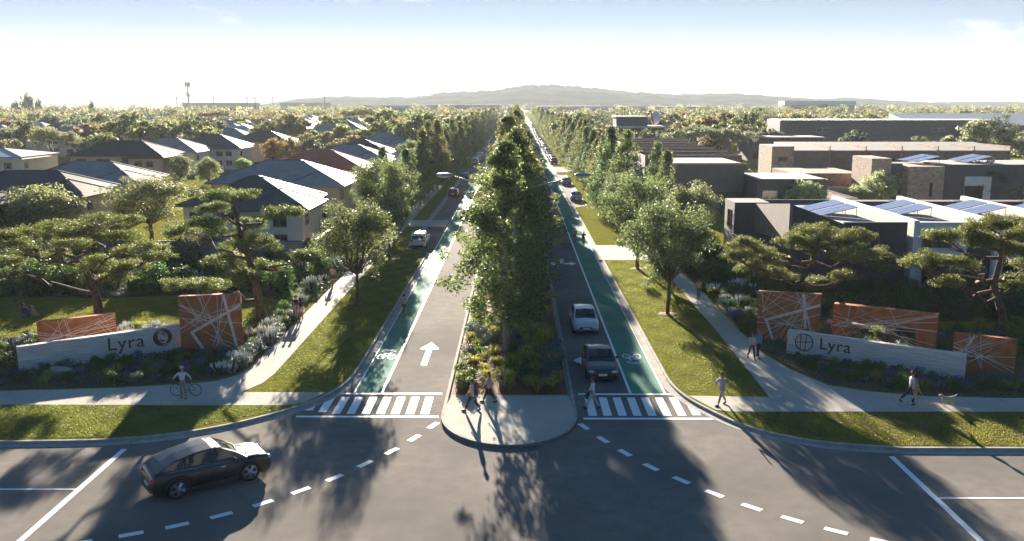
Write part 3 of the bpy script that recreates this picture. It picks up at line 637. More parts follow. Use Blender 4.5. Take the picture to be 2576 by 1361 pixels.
H('grey house directly behind the tall gabled one', -74, -60, 372, 384, 5.6, 'roof_grey', 'render_pale', .45, None, 0, 0, far=True)
H('second grey house behind the tall gabled one', -80, -66, 405, 417, 5.6, 'roof_grey', 'render_pale', .45, None, 0, 0, far=True)
for i in range(4): H('pale-roofed house in the receding row left of the tall gabled house', -97 - i * 5, -80 - i * 5, 345 + i * 30, 357 + i * 30, 5.4, 'roof_grey', 'render_pale', .42, None, 0, 0, far=True, group='receding row of pale-roofed houses')
for i, (x, y, rf, lab) in enumerate(((-165, 330, 'roof_dark', 'dark-gabled house far left, left one of the pair above the white-roofed house'), (-148, 345, 'roof_black', 'dark-gabled house far left, right one of the pair above the white-roofed house'), (-172, 300, 'roof_pale', 'white-roofed house among gums far left'), (-215, 360, 'roof_grey', 'grey-roofed house among sage gums at the far left edge'))):
    H(lab, x - 8, x + 8, y - 6, y + 6, 5.2, rf, 'render_beige', .45, None, 2, 1, far=True)
rh = random.Random(77)
for i in range(52):
    for _ in range(40):
        Y = 1 / rh.uniform(1 / 620, 1 / 290); sidex = -1 if i < 42 else 1; x = sidex * rh.uniform(50, 44 + Y * .52)
        if all(x + 12 < h[0] or x - 12 > h[1] or Y + 10 < h[2] or Y - 10 > h[3] for h in HR) and (sidex < 0 or Y > 420): break
    rf = rh.choice(('roof_grey', 'roof_grey', 'roof_grey', 'roof_dark', 'roof_pale', 'roof_red' if rh.random() < .3 else 'roof_grey'))
    H('distant %s-roofed house half hidden by treetops, %s of the boulevard' % ({'roof_grey': 'grey', 'roof_dark': 'dark', 'roof_pale': 'pale', 'roof_red': 'red'}[rf], 'left' if sidex < 0 else 'right'), x - 8, x + 8, Y - 6, Y + 6, 5.2, rf, 'render_pale', .42, None, 0, 0, far=True, group='distant %s-roofed houses %s' % (rf[5:], 'left' if sidex < 0 else 'right'))
# brick garden wall and timber fence before the nearest house
def wallthing(name, label, pts, h, th, m, cap=None):
    cx, cy = pts[0]; t = thing(name, label, name.split('_')[-1], (cx, cy, .12)); mb = MB(); cp = MB()
    for a, b in zip(pts[:-1], pts[1:]):
        d = (Vector(b) - Vector(a)).normalized(); n = Vector((-d.y, d.x)) * th / 2; A, B = Vector(a) - Vector(pts[0]), Vector(b) - Vector(pts[0])
        mb.prism([tuple(A - n), tuple(B - n), tuple(B + n), tuple(A + n)], -.1, h); n2 = n * 1.35; cp.prism([tuple(A - n2), tuple(B - n2), tuple(B + n2), tuple(A + n2)], h, h + .06)
    mb.build('panel', m, t); cp.build('capping', cap or 'trim', t); return t
wallthing('garden_wall', 'pinkish rendered garden wall before the nearest dark-roofed house', [(-36, 89), (-21.6, 89), (-20.4, 89), (-20.4, 106)], 1.75, .2, 'render_pink')
wallthing('timber_fence', 'dark fence behind the planted bed at far left', [(-62, 89), (-37, 89)], 1.7, .1, 'render_grey')
# ------------------------------------------------------------------ modern buildings right
def bx(parent, name, m, *b):
    mb = MB()
    for q in ([b] if not hasattr(b[0], '__len__') else b): mb.box(*q)
    return mb.build(name, m, parent)
def solar(x, y, z, label, group):
    t = thing('solar_array', label, 'solar panels', (x, y, z), 0, group); 
    for j in range(2):
        mb = MB(); n = 3
        for i in range(n):
            a = -1.2 + i * 1.0 + j * 3.5; x0_, x1_ = -1.9, 1.9; mb.add([(x0_, a, .12), (x1_, a, 1.0), (x1_, a + .96, 1.0), (x0_, a + .96, .12), (x0_, a, .07), (x1_, a, .95), (x1_, a + .96, .95), (x0_, a + .96, .07)],
                                       [(0, 1, 2, 3), (7, 6, 5, 4), (0, 4, 5, 1), (1, 5, 6, 2), (2, 6, 7, 3), (3, 7, 4, 0)])
        mb.build('panel', 'solar', t)
    f = MB()
    for a in (-1.1, 1.7, 2.4, 5.2):
        f.tube([(1.85, a, .0), (1.85, a, .95)], .03, 5); f.tube([(-1.9, a, .05), (1.85, a, .92)], .025, 5)
    f.build('rack', 'plastic', t)
# end unit with cantilevered taupe box
XT = 22.7; Y0 = 75.; Y1 = 94.5
u = thing('townhouse', 'charcoal end townhouse with lit taupe side wall and sloping parapet', 'townhouse', (XT, Y0, .12))
mb = MB(); mb.add([(0, 0, 3.9), (0, 11, 3.2), (0, 11, 5.9), (0, 0, 7.1), (.25, 0, 3.9), (.25, 11, 3.2), (.25, 11, 5.9), (.25, 0, 7.1)], [(0, 3, 2, 1), (4, 5, 6, 7), (0, 1, 5, 4), (1, 2, 6, 5), (2, 3, 7, 6), (3, 0, 4, 7)]); mb.build('side_wall', 'wall_taupe', u)
mb = MB(); mb.add([(.25, .0, 0), (4.6, 0, 0), (4.6, 0, 5.4), (.25, 0, 7.0), (.25, .25, 0), (4.6, .25, 0), (4.6, .25, 5.4), (.25, .25, 7.0)], [(0, 1, 2, 3), (7, 6, 5, 4), (0, 4, 5, 1), (1, 5, 6, 2), (2, 6, 7, 3), (3, 7, 4, 0)]); mb.box(4.6, 9.9, .0, .25, 0, 5.55); mb.build('front_wall', 'wall_charcoal', u)
bx(u, 'wall', 'wall_dark', (.6, 9.9, .25, 19.5, 0, 4.9)); bx(u, 'low_wing', 'wall_dark', (-2.1, .6, 2.0, 11.4, 0, 3.0)); bx(u, 'rear_block', 'wall_dark', (-1.95, 1.4, 11.0, 15, 0, 6.0))
bx(u, 'blade_wall', 'wall_taupe', (-2.3, -2.1, -.4, 2.4, 0, 3.2)); bx(u, 'roof', 'roof_flat', (.6, 9.9, .25, 19.5, 4.9, 5.0)); bx(u, 'parapet', 'wall_dark', (.25, 9.9, 19.3, 19.5, 5.0, 5.4))
window(u, 1.2, 1.8, 1.0, 2.6, 0, 'f', 0); window(u, 6.2, 7.6, 3.2, 4.8, 0, 'f', 1); window(u, -1.6, -.3, .8, 2.4, 2.0, 'f', 1); window(u, 3.6, 5.0, 1.3, 2.5, .5, 'l', 0) if False else None
window(u, 12.2, 13.6, 3.4, 5.2, -1.95, 'l', 0)
UX = [33.0, 39.8, 46.5, 53.2, 60.]
for i in range(4):
    u = thing('townhouse', ['white-rendered townhouse beside the charcoal end unit', 'second white-rendered townhouse, right of the first white party wall', 'third white townhouse in the terrace, near the right edge', 'last white townhouse in view at the right edge'][i], 'townhouse', (UX[i], Y0, .12))
    w = UX[i + 1] - UX[i]
    bx(u, 'wall', 'wall_white', (.0, w - .003, .5, 19.5, 0, 4.9)); bx(u, 'front_wall', 'wall_white', (.4, w - 2.1, 0, .5, 2.6, 5.55), (.4, 1.0, 0, .5, 0, 2.6)); bx(u, 'front_panel', 'wall_charcoal', (w - 2.1, w, .05, .5, 0, 5.5))
    bx(u, 'party_wall', 'wall_white', (-.02, .4, -.4, 19.8, 0, 5.75)); bx(u, 'roof', 'roof_flat', (.4, w - .05, .5, 19.3, 4.9, 5.0)); bx(u, 'parapet', 'wall_white', (.4, w - .05, 19.3, 19.55, 4.9, 5.35)); bx(u, 'skylight_box', 'wall_dark', (1.0, w - 1.4, 17.6, 19.2, 5.0, 5.4))
    window(u, .9, 3.4, 3.4, 4.4, 0, 'f', 2); window(u, 1.3, 3.6, .1, 2.4, .5, 'f', 1); d = bx(u, 'door', 'brick_brown', (3.8, 4.4, .42, .5, 0, 2.2))
    g = MB(); g.tube([(.62, -.05, 5.3), (.62, -.05, 0)], .04, 6); g.build('downpipe', 'trim_white', u)
SGp = 'roof solar arrays'
for i, x in enumerate((29.8, 36.6, 43.4, 50.2, 57)):
    solar(x - .6, 83.5, 5.13, ['blue tilted solar array on the charcoal end unit', 'blue tilted solar array on the first white townhouse', 'blue tilted solar array on the second white townhouse', 'blue tilted solar array at the right edge of the terrace roof', 'solar array past the right edge'][i], SGp) if i < 4 else None
HR += [(18, 70, 72, 98)]
# dark cantilevered house and the stepped terrace behind it
u = thing('modern_house', 'dark flat-roofed house with cantilevered upper box beside the street trees', 'house', (21.8, 128, .12))
bx(u, 'upper_box', 'wall_dark', (0, 10.2, 0, 14, 2.9, 6.9)); bx(u, 'wall', 'wall_charcoal', (1.2, 9.6, 1.2, 13.6, 0, 2.9)); bx(u, 'parapet', 'wall_taupe', (-.05, 10.25, -.06, 0, 6.7, 7.0), (-.06, -.0, 0, 14, 6.7, 7.0)); bx(u, 'column', 'trim_white', (4.6, 4.9, .1, .4, 0, 2.9)); window(u, 5.2, 7.6, .1, 2.5, 1.2, 'f', 1); window(u, 2.0, 3.8, .1, 2.5, 1.2, 'f', 0)
u = thing('modern_house', 'grey ribbed flat-roofed house with two pale windows, right of the cantilevered box', 'house', (32.3, 122, .12))
bx(u, 'wall', 'metal_clad', (0, 9.5, 0, 11, 0, 5.2)); bx(u, 'roof', 'roof_flat', (.2, 9.3, .2, 10.8, 5.2, 5.26)); window(u, .8, 2.8, 2.2, 3.7, 0, 'f', 1, 'trim_white'); window(u, 4.0, 5.7, 2.2, 3.7, 0, 'f', 1, 'trim_white')
for i in range(7):
    y = 146 + i * 11.5; u = thing('terrace_house', ['front', 'second', 'third', 'fourth', 'fifth', 'sixth', 'seventh'][i] + ' brown flat-roofed house of the stepped terrace behind the cantilevered box', 'house', (20.5 + .4 * i, y, .12))
    bx(u, 'wall', 'wall_taupe', (0, 15.5, 0, 11.45, 0, 6.2)); bx(u, 'roof', 'roof_flat' if i < 3 else 'wall_dark', (.3, 15.2, .3, 11.2, 6.2, 6.26)); bx(u, 'parapet', 'brick_brown', (0, 15.5, -.02, .28, 6.2, 7.1), (0, .28, .28, 11.45, 6.2, 6.9)); window(u, 3, 5, 3.4, 4.8, 0, 'l', 1)
HR += [(18, 44, 105, 228)]
# brick terraces
u = thing('brick_building', 'long brown brick terrace with stepped sloping roofs', 'building', (48.5, 175, .12))
bx(u, 'tower', 'brick_mixed', (0, 4.2, -1.5, 8, 0, 7.2)); bx(u, 'wall', 'brick_brown', (4.6, 46, 0, 14, 0, 6.3))
for i in range(6):
    x = 4.6 + i * 6.9; mb = MB(); mb.add([(x, -.1, 6.35), (x + 6.7, -.1, 6.35), (x + 6.7, 14, 7.4), (x, 14, 7.4), (x, -.1, 6.2), (x + 6.7, -.1, 6.2), (x + 6.7, 14, 6.2), (x, 14, 6.2)], [(0, 1, 2, 3), (0, 4, 5, 1), (1, 5, 6, 2), (2, 6, 7, 3), (3, 7, 4, 0), (7, 6, 5, 4)]); mb.build('roof', 'roof_flat', u)
    bx(u, 'fin_wall', 'brick_mixed', (x + 6.7, x + 6.9, -.3, 13, 0, 7.2)); window(u, x + 1, x + 3, 4.2, 4.9, 0, 'f', 1); window(u, x + 4.2, x + 5.8, 4.2, 4.9, 0, 'f', 1)
bx(u, 'dark_panel', 'wall_taupe', (4.6, 11, -.09, 0, 0, 6.1)); window(u, 1.2, 3, 4.4, 5.2, -1.5, 'f', 1)
u = thing('brick_building', 'mixed brick and charcoal townhouse with white panels and black doors', 'building', (53.4, 137, .12))
bx(u, 'tower', 'brick_mixed', (0, 3.0, 0, 8, 0, 7.1)); bx(u, 'wall', 'brick_mixed', (5.0, 10.3, -1.6, 9, 0, 6.0)); bx(u, 'recess_wall', 'wall_dark', (3.0, 5.0, .8, 9, 0, 6.3)); bx(u, 'charcoal_wall', 'wall_dark', (10.3, 29, 0, 11, 0, 6.1))
bx(u, 'white_panel', 'wall_white', (14.2, 18.2, -.12, 0, 0, 4.4), (24.4, 28, -.12, 0, 0, 4.2)); bx(u, 'roof', 'roof_flat', (10.4, 28.8, .2, 10.8, 6.1, 6.2)); window(u, 14.2, 17.0, .1, 3.0, -.12, 'f', 1); window(u, 24.8, 27.6, .1, 3.0, -.12, 'f', 1); window(u, 8.2, 8.7, 1.5, 3.6, -1.6, 'f', 0); window(u, .4, 2.0, 3.6, 4.3, 0, 'f', 0)
for i, x in enumerate((63, 71, 79)): solar(x, 141, 6.4, ['pale solar array on the mixed brick townhouse, left one', 'pale solar array on the mixed brick townhouse, right one', 'pale solar array on the mixed brick townhouse, third'][i], SGp) if i < 2 else None
u = thing('brick_building', 'charcoal townhouse at the right edge behind the mixed brick one', 'building', (84, 139, .12)); bx(u, 'wall', 'wall_dark', (0, 22, 0, 12, 0, 6.2)); bx(u, 'roof', 'roof_flat', (.2, 21.8, .2, 11.8, 6.2, 6.3)); window(u, 3, 5.5, .2, 3, 0, 'f', 1)
u = thing('brick_building', 'low brown brick wing with flat parapet before the long brick terrace', 'building', (45.2, 147, .12)); bx(u, 'wall', 'brick_brown', (0, 11, 0, 14, 0, 4.0)); bx(u, 'coping', 'trim', (-.05, 11.05, -.05, .25, 4.0, 4.1)); window(u, 2.5, 4.5, .2, 2.2, 0, 'f', 0)
wallthing('garden_wall', 'brown brick garden wall stepping towards the pale bushes on the right', [(42.2, 118), (44.5, 118), (44.5, 134), (53, 134)], 3.0, .25, 'brick_mixed'); wallthing('garden_wall', 'long low brick wall behind the grey ribbed house', [(33, 146), (44, 146)], 2.6, .25, 'brick_brown')
HR += [(44, 108, 132, 192)]
u = thing('school_building', 'long dark ribbed metal building behind the right trees', 'building', (92, 300, .12)); bx(u, 'upper_wall', 'metal_clad', (-6, 66, 0, 16, 4.8, 9.8)); bx(u, 'lower_wall', 'brick_brown', (-4, 64, .6, 15, 0, 4.8)); [window(u, a, a + 4, 6, 7.2, 0, 'f', 1, 'trim_white') for a in (6, 44)]
u = thing('school_building', 'white ribbed roof of the large shed at the right behind the dark metal building', 'building', (150, 322, .12)); mb = MB(); mb.add([(-10, 0, 7.6), (60, 0, 7.6), (60, 24, 11.4), (-10, 24, 11.4), (-10, 0, 7.3), (60, 0, 7.3), (60, 24, 7.3), (-10, 24, 7.3)], [(0, 1, 2, 3), (0, 4, 5, 1), (1, 5, 6, 2), (2, 6, 7, 3), (3, 7, 4, 0), (7, 6, 5, 4)]); mb.build('roof', 'metal_white', u); bx(u, 'wall', 'brick_brown', (-9, 59, .5, 23, 0, 7.3))
u = thing('school_building', 'grey building wing with dark glazing behind the dense dark trees at right', 'building', (62, 245, .12)); bx(u, 'wall', 'wall_dark', (0, 20, 0, 12, 0, 6)); bx(u, 'roof', 'roof_flat', (-.5, 20.5, -.5, 12, 6, 6.3)); [window(u, 1 + 5 * i, 4.6 + 5 * i, .5, 2.6, 0, 'f', 1) for i in range(4)]
u = thing('pavilion', 'white open-framed pavilion with flat roof above the right treetops', 'pavilion', (27, 262, .12)); bx(u, 'roof', 'trim_white', (0, 15.5, 0, 14, 8.2, 8.7)); bx(u, 'upper_box', 'metal_clad', (1.5, 10.5, 2, 12, 8.7, 11.2)); bx(u, 'top_slab', 'trim_white', (1.2, 10.8, 1.8, 12.2, 11.2, 11.5)); bx(u, 'rear_wall', 'wall_taupe', (.5, 15, 12, 13.5, 0, 8.2))
for i in range(4): bx(u, 'column', 'trim_white', (i * 5, i * 5 + .35, .1, .5, 0, 8.2))
sc = thing('sculpture', 'red and white curved sculpture on the roof of the white pavilion', 'sculpture', (38.6, 268, 8.85)); mb = MB(); mb.tube([(-1.3 + 2.6 * i / 12, 0, .2 + 4 * math.sin(math.pi * i / 12)) for i in range(13)], .28, 8); mb.build('red_arch', 'paint_red', sc, True); mb = MB(); mb.ell((1.8, .6, 2.2), (1.6, 1.0, 1.9), 12, 8); mb.build('white_dome', 'trim_white', sc, True)
HR += [(24, 46, 256, 280), (80, 162, 258, 345), (140, 212, 262, 350), (60, 84, 240, 260)]
def shed(label, x0, x1, y, h, m, ym=20):
    u = thing('warehouse', label, 'warehouse', (x0, y, .1)); bx(u, 'wall', 'render_grey', (0, x1 - x0, 0, ym, 0, h * .75)); bx(u, 'roof', m, (-1, x1 - x0 + 1, -1, ym, h * .75, h))
for i, (a, b, y, h, m, lab) in enumerate(((20, 125, 900, 12, 'metal_white', 'long pale warehouse on the skyline just right of the boulevard'), (150, 215, 1000, 11, 'render_grey', 'low grey warehouse on the skyline at right of centre'), (262, 330, 900, 17, 'metal_white', 'white round-ended shed on the skyline before the low hills'), (-420, -330, 1150, 15, 'render_grey', 'low dark shed below the mast on the left skyline'), (-310, -250, 1200, 15, 'render_grey', 'low dark shed right of the mast on the left skyline'), (-150, -90, 900, 13, 'render_pale', 'pale low shed on the skyline left of the boulevard'), (-95, -20, 1000, 13, 'render_grey', 'grey long shed on the skyline beside the boulevard'))): shed(lab, a, b, y, h, m)
# mast, power poles
x, z = GY(471, 207, 900); t = thing('telecom_mast', 'tall telecom mast with antenna ring on the left skyline', 'mast', (x, 900, 0)); mb = MB(); mb.tube([(0, 0, 0), (0, 0, z)], [.9, .5], 8); mb.build('pole', 'steel', t); mb = MB()
for i in range(9): a = i * .698; mb.box(2.1 * math.cos(a) - .35, 2.1 * math.cos(a) + .35, 2.1 * math.sin(a) - .2, 2.1 * math.sin(a) + .2, z - 4.2, z)
mb.tube([(-2.4, 0, z - 2), (2.4, 0, z - 2)], .3, 5); mb.tube([(0, -2.4, z - 2), (0, 2.4, z - 2)], .3, 5); mb.tube([(0, 0, z - 14), (1.5, 0, z - 12)], .25, 5); mb.box(-1.4, -.7, -.3, .3, z - 13, z - 10); mb.box(.8, 1.5, -.3, .3, z - 14, z - 11); mb.build('antenna', 'plastic', t)
for i, px in enumerate((444, 537, 621, 641, 686, 816)):
    x, z = GY(px, 243, 950); t = thing('power_pole', 'thin timber power pole on the left skyline', 'pole', (x, 950, 0), 0, 'power poles on the left skyline'); mb = MB(); mb.tube([(0, 0, 0), (0, 0, z)], .3, 5); mb.build('pole', 'plastic', t); mb = MB(); mb.box(-1.6, 1.6, -.15, .15, z - 1.6, z - 1.2); mb.build('crossarm', 'plastic', t)
# ------------------------------------------------------------------ street lamps in the median
def lamp(Y, label, z=10.6, arm=4.35):
    t = thing('street_lamp', label, 'street lamp', (MCX + .15, Y, .12), 0, 'double-arm street lamps in the median'); mb = MB(); mb.tube([(0, 0, 0), (0, 0, z * .5), (0, 0, z + .2)], [.1, .08, .06], 8); mb.build('pole', 'lamp_grey', t, True)
    for s in (-1, 1):
        mb = MB(); mb.tube([(0, 0, z - .7), (s * 1.5, 0, z - .42), (s * 2.8, 0, z - .1), (s * (arm - .6), 0, z + .2)], [.05, .045, .04, .035], 6); a = mb.build('arm', 'lamp_grey', t, True)
        mb = MB(); mb.ell((s * arm, 0, z + .3), (.56, .17, .11), 12, 8); mb.build('luminaire', 'lamp_grey', a, True); mb = MB(); mb.ell((s * (arm + .1), 0, z + .2), (.4, .15, .1), 10, 6); mb.build('lens', 'lamp_lens', a, True)
for i, Y in enumerate((57.2,)): lamp(Y, ['double-arm grey street lamp whose two heads reach out of the front median trees', 'second double-arm street lamp down the median', 'third double-arm street lamp down the median'][i])
# ------------------------------------------------------------------ entry signs
def frame_pts(p, q):
    d = Vector((q[0] - p[0], q[1] - p[1])); return math.atan2(d.y, d.x), d.length
def inlay_lines(Lx, Hz, seed, n, thick=(), hole=None):
    r = random.Random(seed); mb = MB(); k = 0
    def bar(a, b, w, o):
        a, b = Vector(a), Vector(b); d = (b - a).normalized(); nn = Vector((-d.y, d.x)) * w / 2
        q = [a - nn, b - nn, b + nn, a + nn]; q = [(min(max(p.x, .01), Lx - .01), min(max(p.y, .01), Hz - .01)) for p in q]
        mb.add([(x, -o, z) for x, z in q] + [(x, .0, z) for x, z in q], [(0, 1, 2, 3), (0, 4, 5, 1), (1, 5, 6, 2), (2, 6, 7, 3), (3, 7, 4, 0)])
    hubs = [(r.uniform(.1, .9) * Lx, r.uniform(.15, .95) * Hz) for _ in range(max(3, int(Lx)))]
    for i in range(n):
        h = r.choice(hubs); e = r.choice('tblr'); q = {'t': (r.random() * Lx, Hz), 'b': (r.random() * Lx, 0), 'l': (0, r.random() * Hz), 'r': (Lx, r.random() * Hz)}[e]
        h2 = (h[0] + (h[0] - q[0]) * r.uniform(0, .6), h[1] + (h[1] - q[1]) * r.uniform(0, .6)); h2 = (min(max(h2[0], .02), Lx - .02), min(max(h2[1], .02), Hz - .02))
        if abs(h2[0] - q[0]) + abs(h2[1] - q[1]) < .3: continue
        if hole and (hole[0] < h2[0] < hole[1] and h2[1] < hole[2] or hole[0] < q[0] < hole[1] and q[1] < hole[2]): h2 = (h2[0], max(h2[1], hole[2] + .02)); q = (q[0], max(q[1], hole[2] + .02))
        bar(q, h2, r.uniform(.025, .04), .008 + .0007 * i)
    for a, b, w in thick: bar((a[0] * Lx, a[1] * Hz), (b[0] * Lx, b[1] * Hz), w, .035); 
    return mb
def rust_panel(label, p, q, h, seed, n, thick=(), hole=None, th=.35):
    a, L_ = frame_pts(p, q); t = thing('rust_panel', label, 'sign panel', (p[0], p[1], .12), a); mb = MB()
    if hole: mb.add([(x, y, z) for y in (0, th) for x, z in ((0, 0), (hole[0], 0), (hole[0], hole[2]), (hole[1], hole[2]), (hole[1], 0), (L_, 0), (L_, h), (0, h))],
                    [tuple(range(8)), tuple(range(15, 7, -1))] + [(i, 8 + i, 8 + (i + 1) % 8, (i + 1) % 8) for i in range(8)])
    else: mb.box(0, L_, 0, th, 0, h)
    mb.build('panel', 'rust', t); inlay_lines(L_, h, seed, n, thick, hole).build('inlay', 'inlay', t); return t
TK = (((.60, 1), (.88, 0), .17), ((.0, .28), (1, .84), .0), ((.16, .33), (1, .80), .17), ((.16, .36), (.34, .0), .17))
TKL = (((.72, .99), (.90, .02), .17), ((.17, .35), (.99, .80), .17), ((.18, .36), (.37, .02), .17)); TKR = (((.72, .99), (.78, .3), .16), ((.12, .42), (.99, .78), .16), ((.14, .44), (.27, .02), .16))
rust_panel('tall square rust-red panel with pale criss-cross lines at the right end of the left sign', (-20.95, 54.3), (-17.34, 55.2), 3.62, 3, 24, TKL)
p, q = G(93, 812, 2.1), G(290, 789, 2.1); rust_panel('long low rust-red panel with pale lines behind the left sign wall', p, q, 2.0, 4, 26)
rust_panel('tall square rust-red panel with pale criss-cross lines at the left end of the right sign', (15.75, 57.7), (19.5, 56.7), 3.3, 6, 24, TKR)
rust_panel('bridge-shaped rust-red panel with an opening, behind the right sign wall', (20.85, 58.2), (26.25, 55.0), 2.35, 7, 26, hole=(1.1, 5.1, 1.25), th=.6)
rust_panel('square rust-red panel with radiating pale lines at the right end of the right sign', (25.25, 50.75), (28.05, 49.2), 2.3, 9, 22)
def textmesh(body, size, depth):
    c = bpy.data.curves.new('t', 'FONT'); c.body = body; c.size = size; c.extrude = depth; c.space_character = 1.08; o = bpy.data.objects.new('t', c); COL.objects.link(o)
    bpy.context.view_layer.update(); me = bpy.data.meshes.new_from_object(o.evaluated_get(bpy.context.evaluated_depsgraph_get())); bpy.data.objects.remove(o); me.name = 'lettering'; me.materials.clear(); me.materials.append(MATS['letter']); return me
def sign_wall(label, p, q, h0, h1, tx, tsz, tz, ec, er, kind):
    a, L_ = frame_pts(p, q); t = thing('sign_wall', label, 'sign', (p[0], p[1], .12), a); mb = MB()
    mb.add([(0, 0, 0), (L_, 0, 0), (L_, 0, h1), (0, 0, h0), (0, .4, 0), (L_, .4, 0), (L_, .4, h1), (0, .4, h0)], [(0, 1, 2, 3), (7, 6, 5, 4), (1, 5, 6, 2), (2, 6, 7, 3), (3, 7, 4, 0)]); mb.build('wall', 'board', t)
    o = link('lettering', textmesh('Lyra', tsz, .03), t); o.rotation_euler = (R(90), 0, 0); o.location = (tx, -.02, tz)
    mb = MB(); cx_, cz_ = ec
    def arc(r0, r1, a0, a1, n=24, cx=cx_, cz=cz_, y=-.05, taper=False):
        for i in range(n):
            t0, t1 = a0 + (a1 - a0) * i / n, a0 + (a1 - a0) * (i + 1) / n
            def rr_(t): 
                if not taper: return r0, r1
                m_ = (r0 + r1) / 2; w_ = (r1 - r0) / 2 * math.sin(math.pi * min(.999, max(.001, (t - a0) / (a1 - a0)))); return m_ - w_, m_ + w_
            A, B = rr_(t0), rr_(t1); v = [(cx + r_ * math.cos(tt), yy, cz + r_ * math.sin(tt)) for yy in (y, 0) for r_, tt in ((A[0], t0), (A[1], t0), (B[1], t1), (B[0], t1))]
            mb.add(v, [(0, 1, 2, 3), (7, 6, 5, 4), (0, 4, 5, 1), (1, 5, 6, 2), (2, 6, 7, 3), (3, 7, 4, 0)])
    def bar(x0, z0, x1, z1, w):
        d = Vector((x1 - x0, z1 - z0)).normalized(); n = Vector((-d.y, d.x)) * w / 2
        v = [(cx_ + s[0] * n.x + px_, yy, cz_ + s[0] * n.y + pz_) for yy in (-.05, 0) for s, px_, pz_ in (((-1,), x0, z0), ((-1,), x1, z1), ((1,), x1, z1), ((1,), x0, z0))]
        mb.add(v, [(0, 1, 2, 3), (7, 6, 5, 4), (0, 4, 5, 1), (1, 5, 6, 2), (2, 6, 7, 3), (3, 7, 4, 0)])
    if kind == 'cross':
        arc(er - .05, er, 0, 6.2832, 40); bar(-.20 * er / .5, -.40 * er / .5, -.2 * er / .5, .42 * er / .5, .04); bar(.06, -.47 * er / .5, .14, .46 * er / .5, .04); bar(-.47 * er / .5, -.06, .47 * er / .5, .1, .04)
    else:
        arc(er * .93, er, 0, 6.2832, 36); arc(er * .56, er * .97, -1.35, 2.0, 26, taper=True); arc(er * .52, er * .97, 1.8, 5.1, 26, taper=True)
        arc(er * .42, er * .52, .4, 2.3, 12, taper=True); arc(er * .27, er * .36, .2, 2.1, 12, taper=True); arc(er * .42, er * .52, 3.5, 5.4, 12, taper=True); arc(er * .27, er * .36, 3.3, 5.2, 12, taper=True)
    mb.build('emblem', 'letter', t); return t
pL, qL = (-28.9, 50.2), (-20.9, 54.9); sign_wall('pale board-marked concrete sign wall reading Lyra before a round swirl emblem, left corner', pL, qL, 1.5, 1.72, 4.75, 1.15, .62, (7.95, 1.05), .56, 'swirl')
pR, qR = (16.75, 54.4), (25.15, 49.0); sign_wall('pale board-marked concrete sign wall reading Lyra after a round barred emblem, right corner', pR, qR, 1.52, 1.46, 1.95, 1.0, .62, (1.05, .9), .55, 'cross')
# the bench-like slab behind the opening
u = thing('concrete_bench', 'low concrete ledge inside the garden behind the bridge-shaped panel', 'bench', (23.5, 60.2, .12), -.5); bx(u, 'seat', 'concrete', (-2.2, 2.2, -.3, .3, .35, .5)); bx(u, 'leg', 'concrete', (-1.9, -1.6, -.25, .25, 0, .35)); bx(u, 'leg', 'concrete', (1.6, 1.9, -.25, .25, 0, .35))
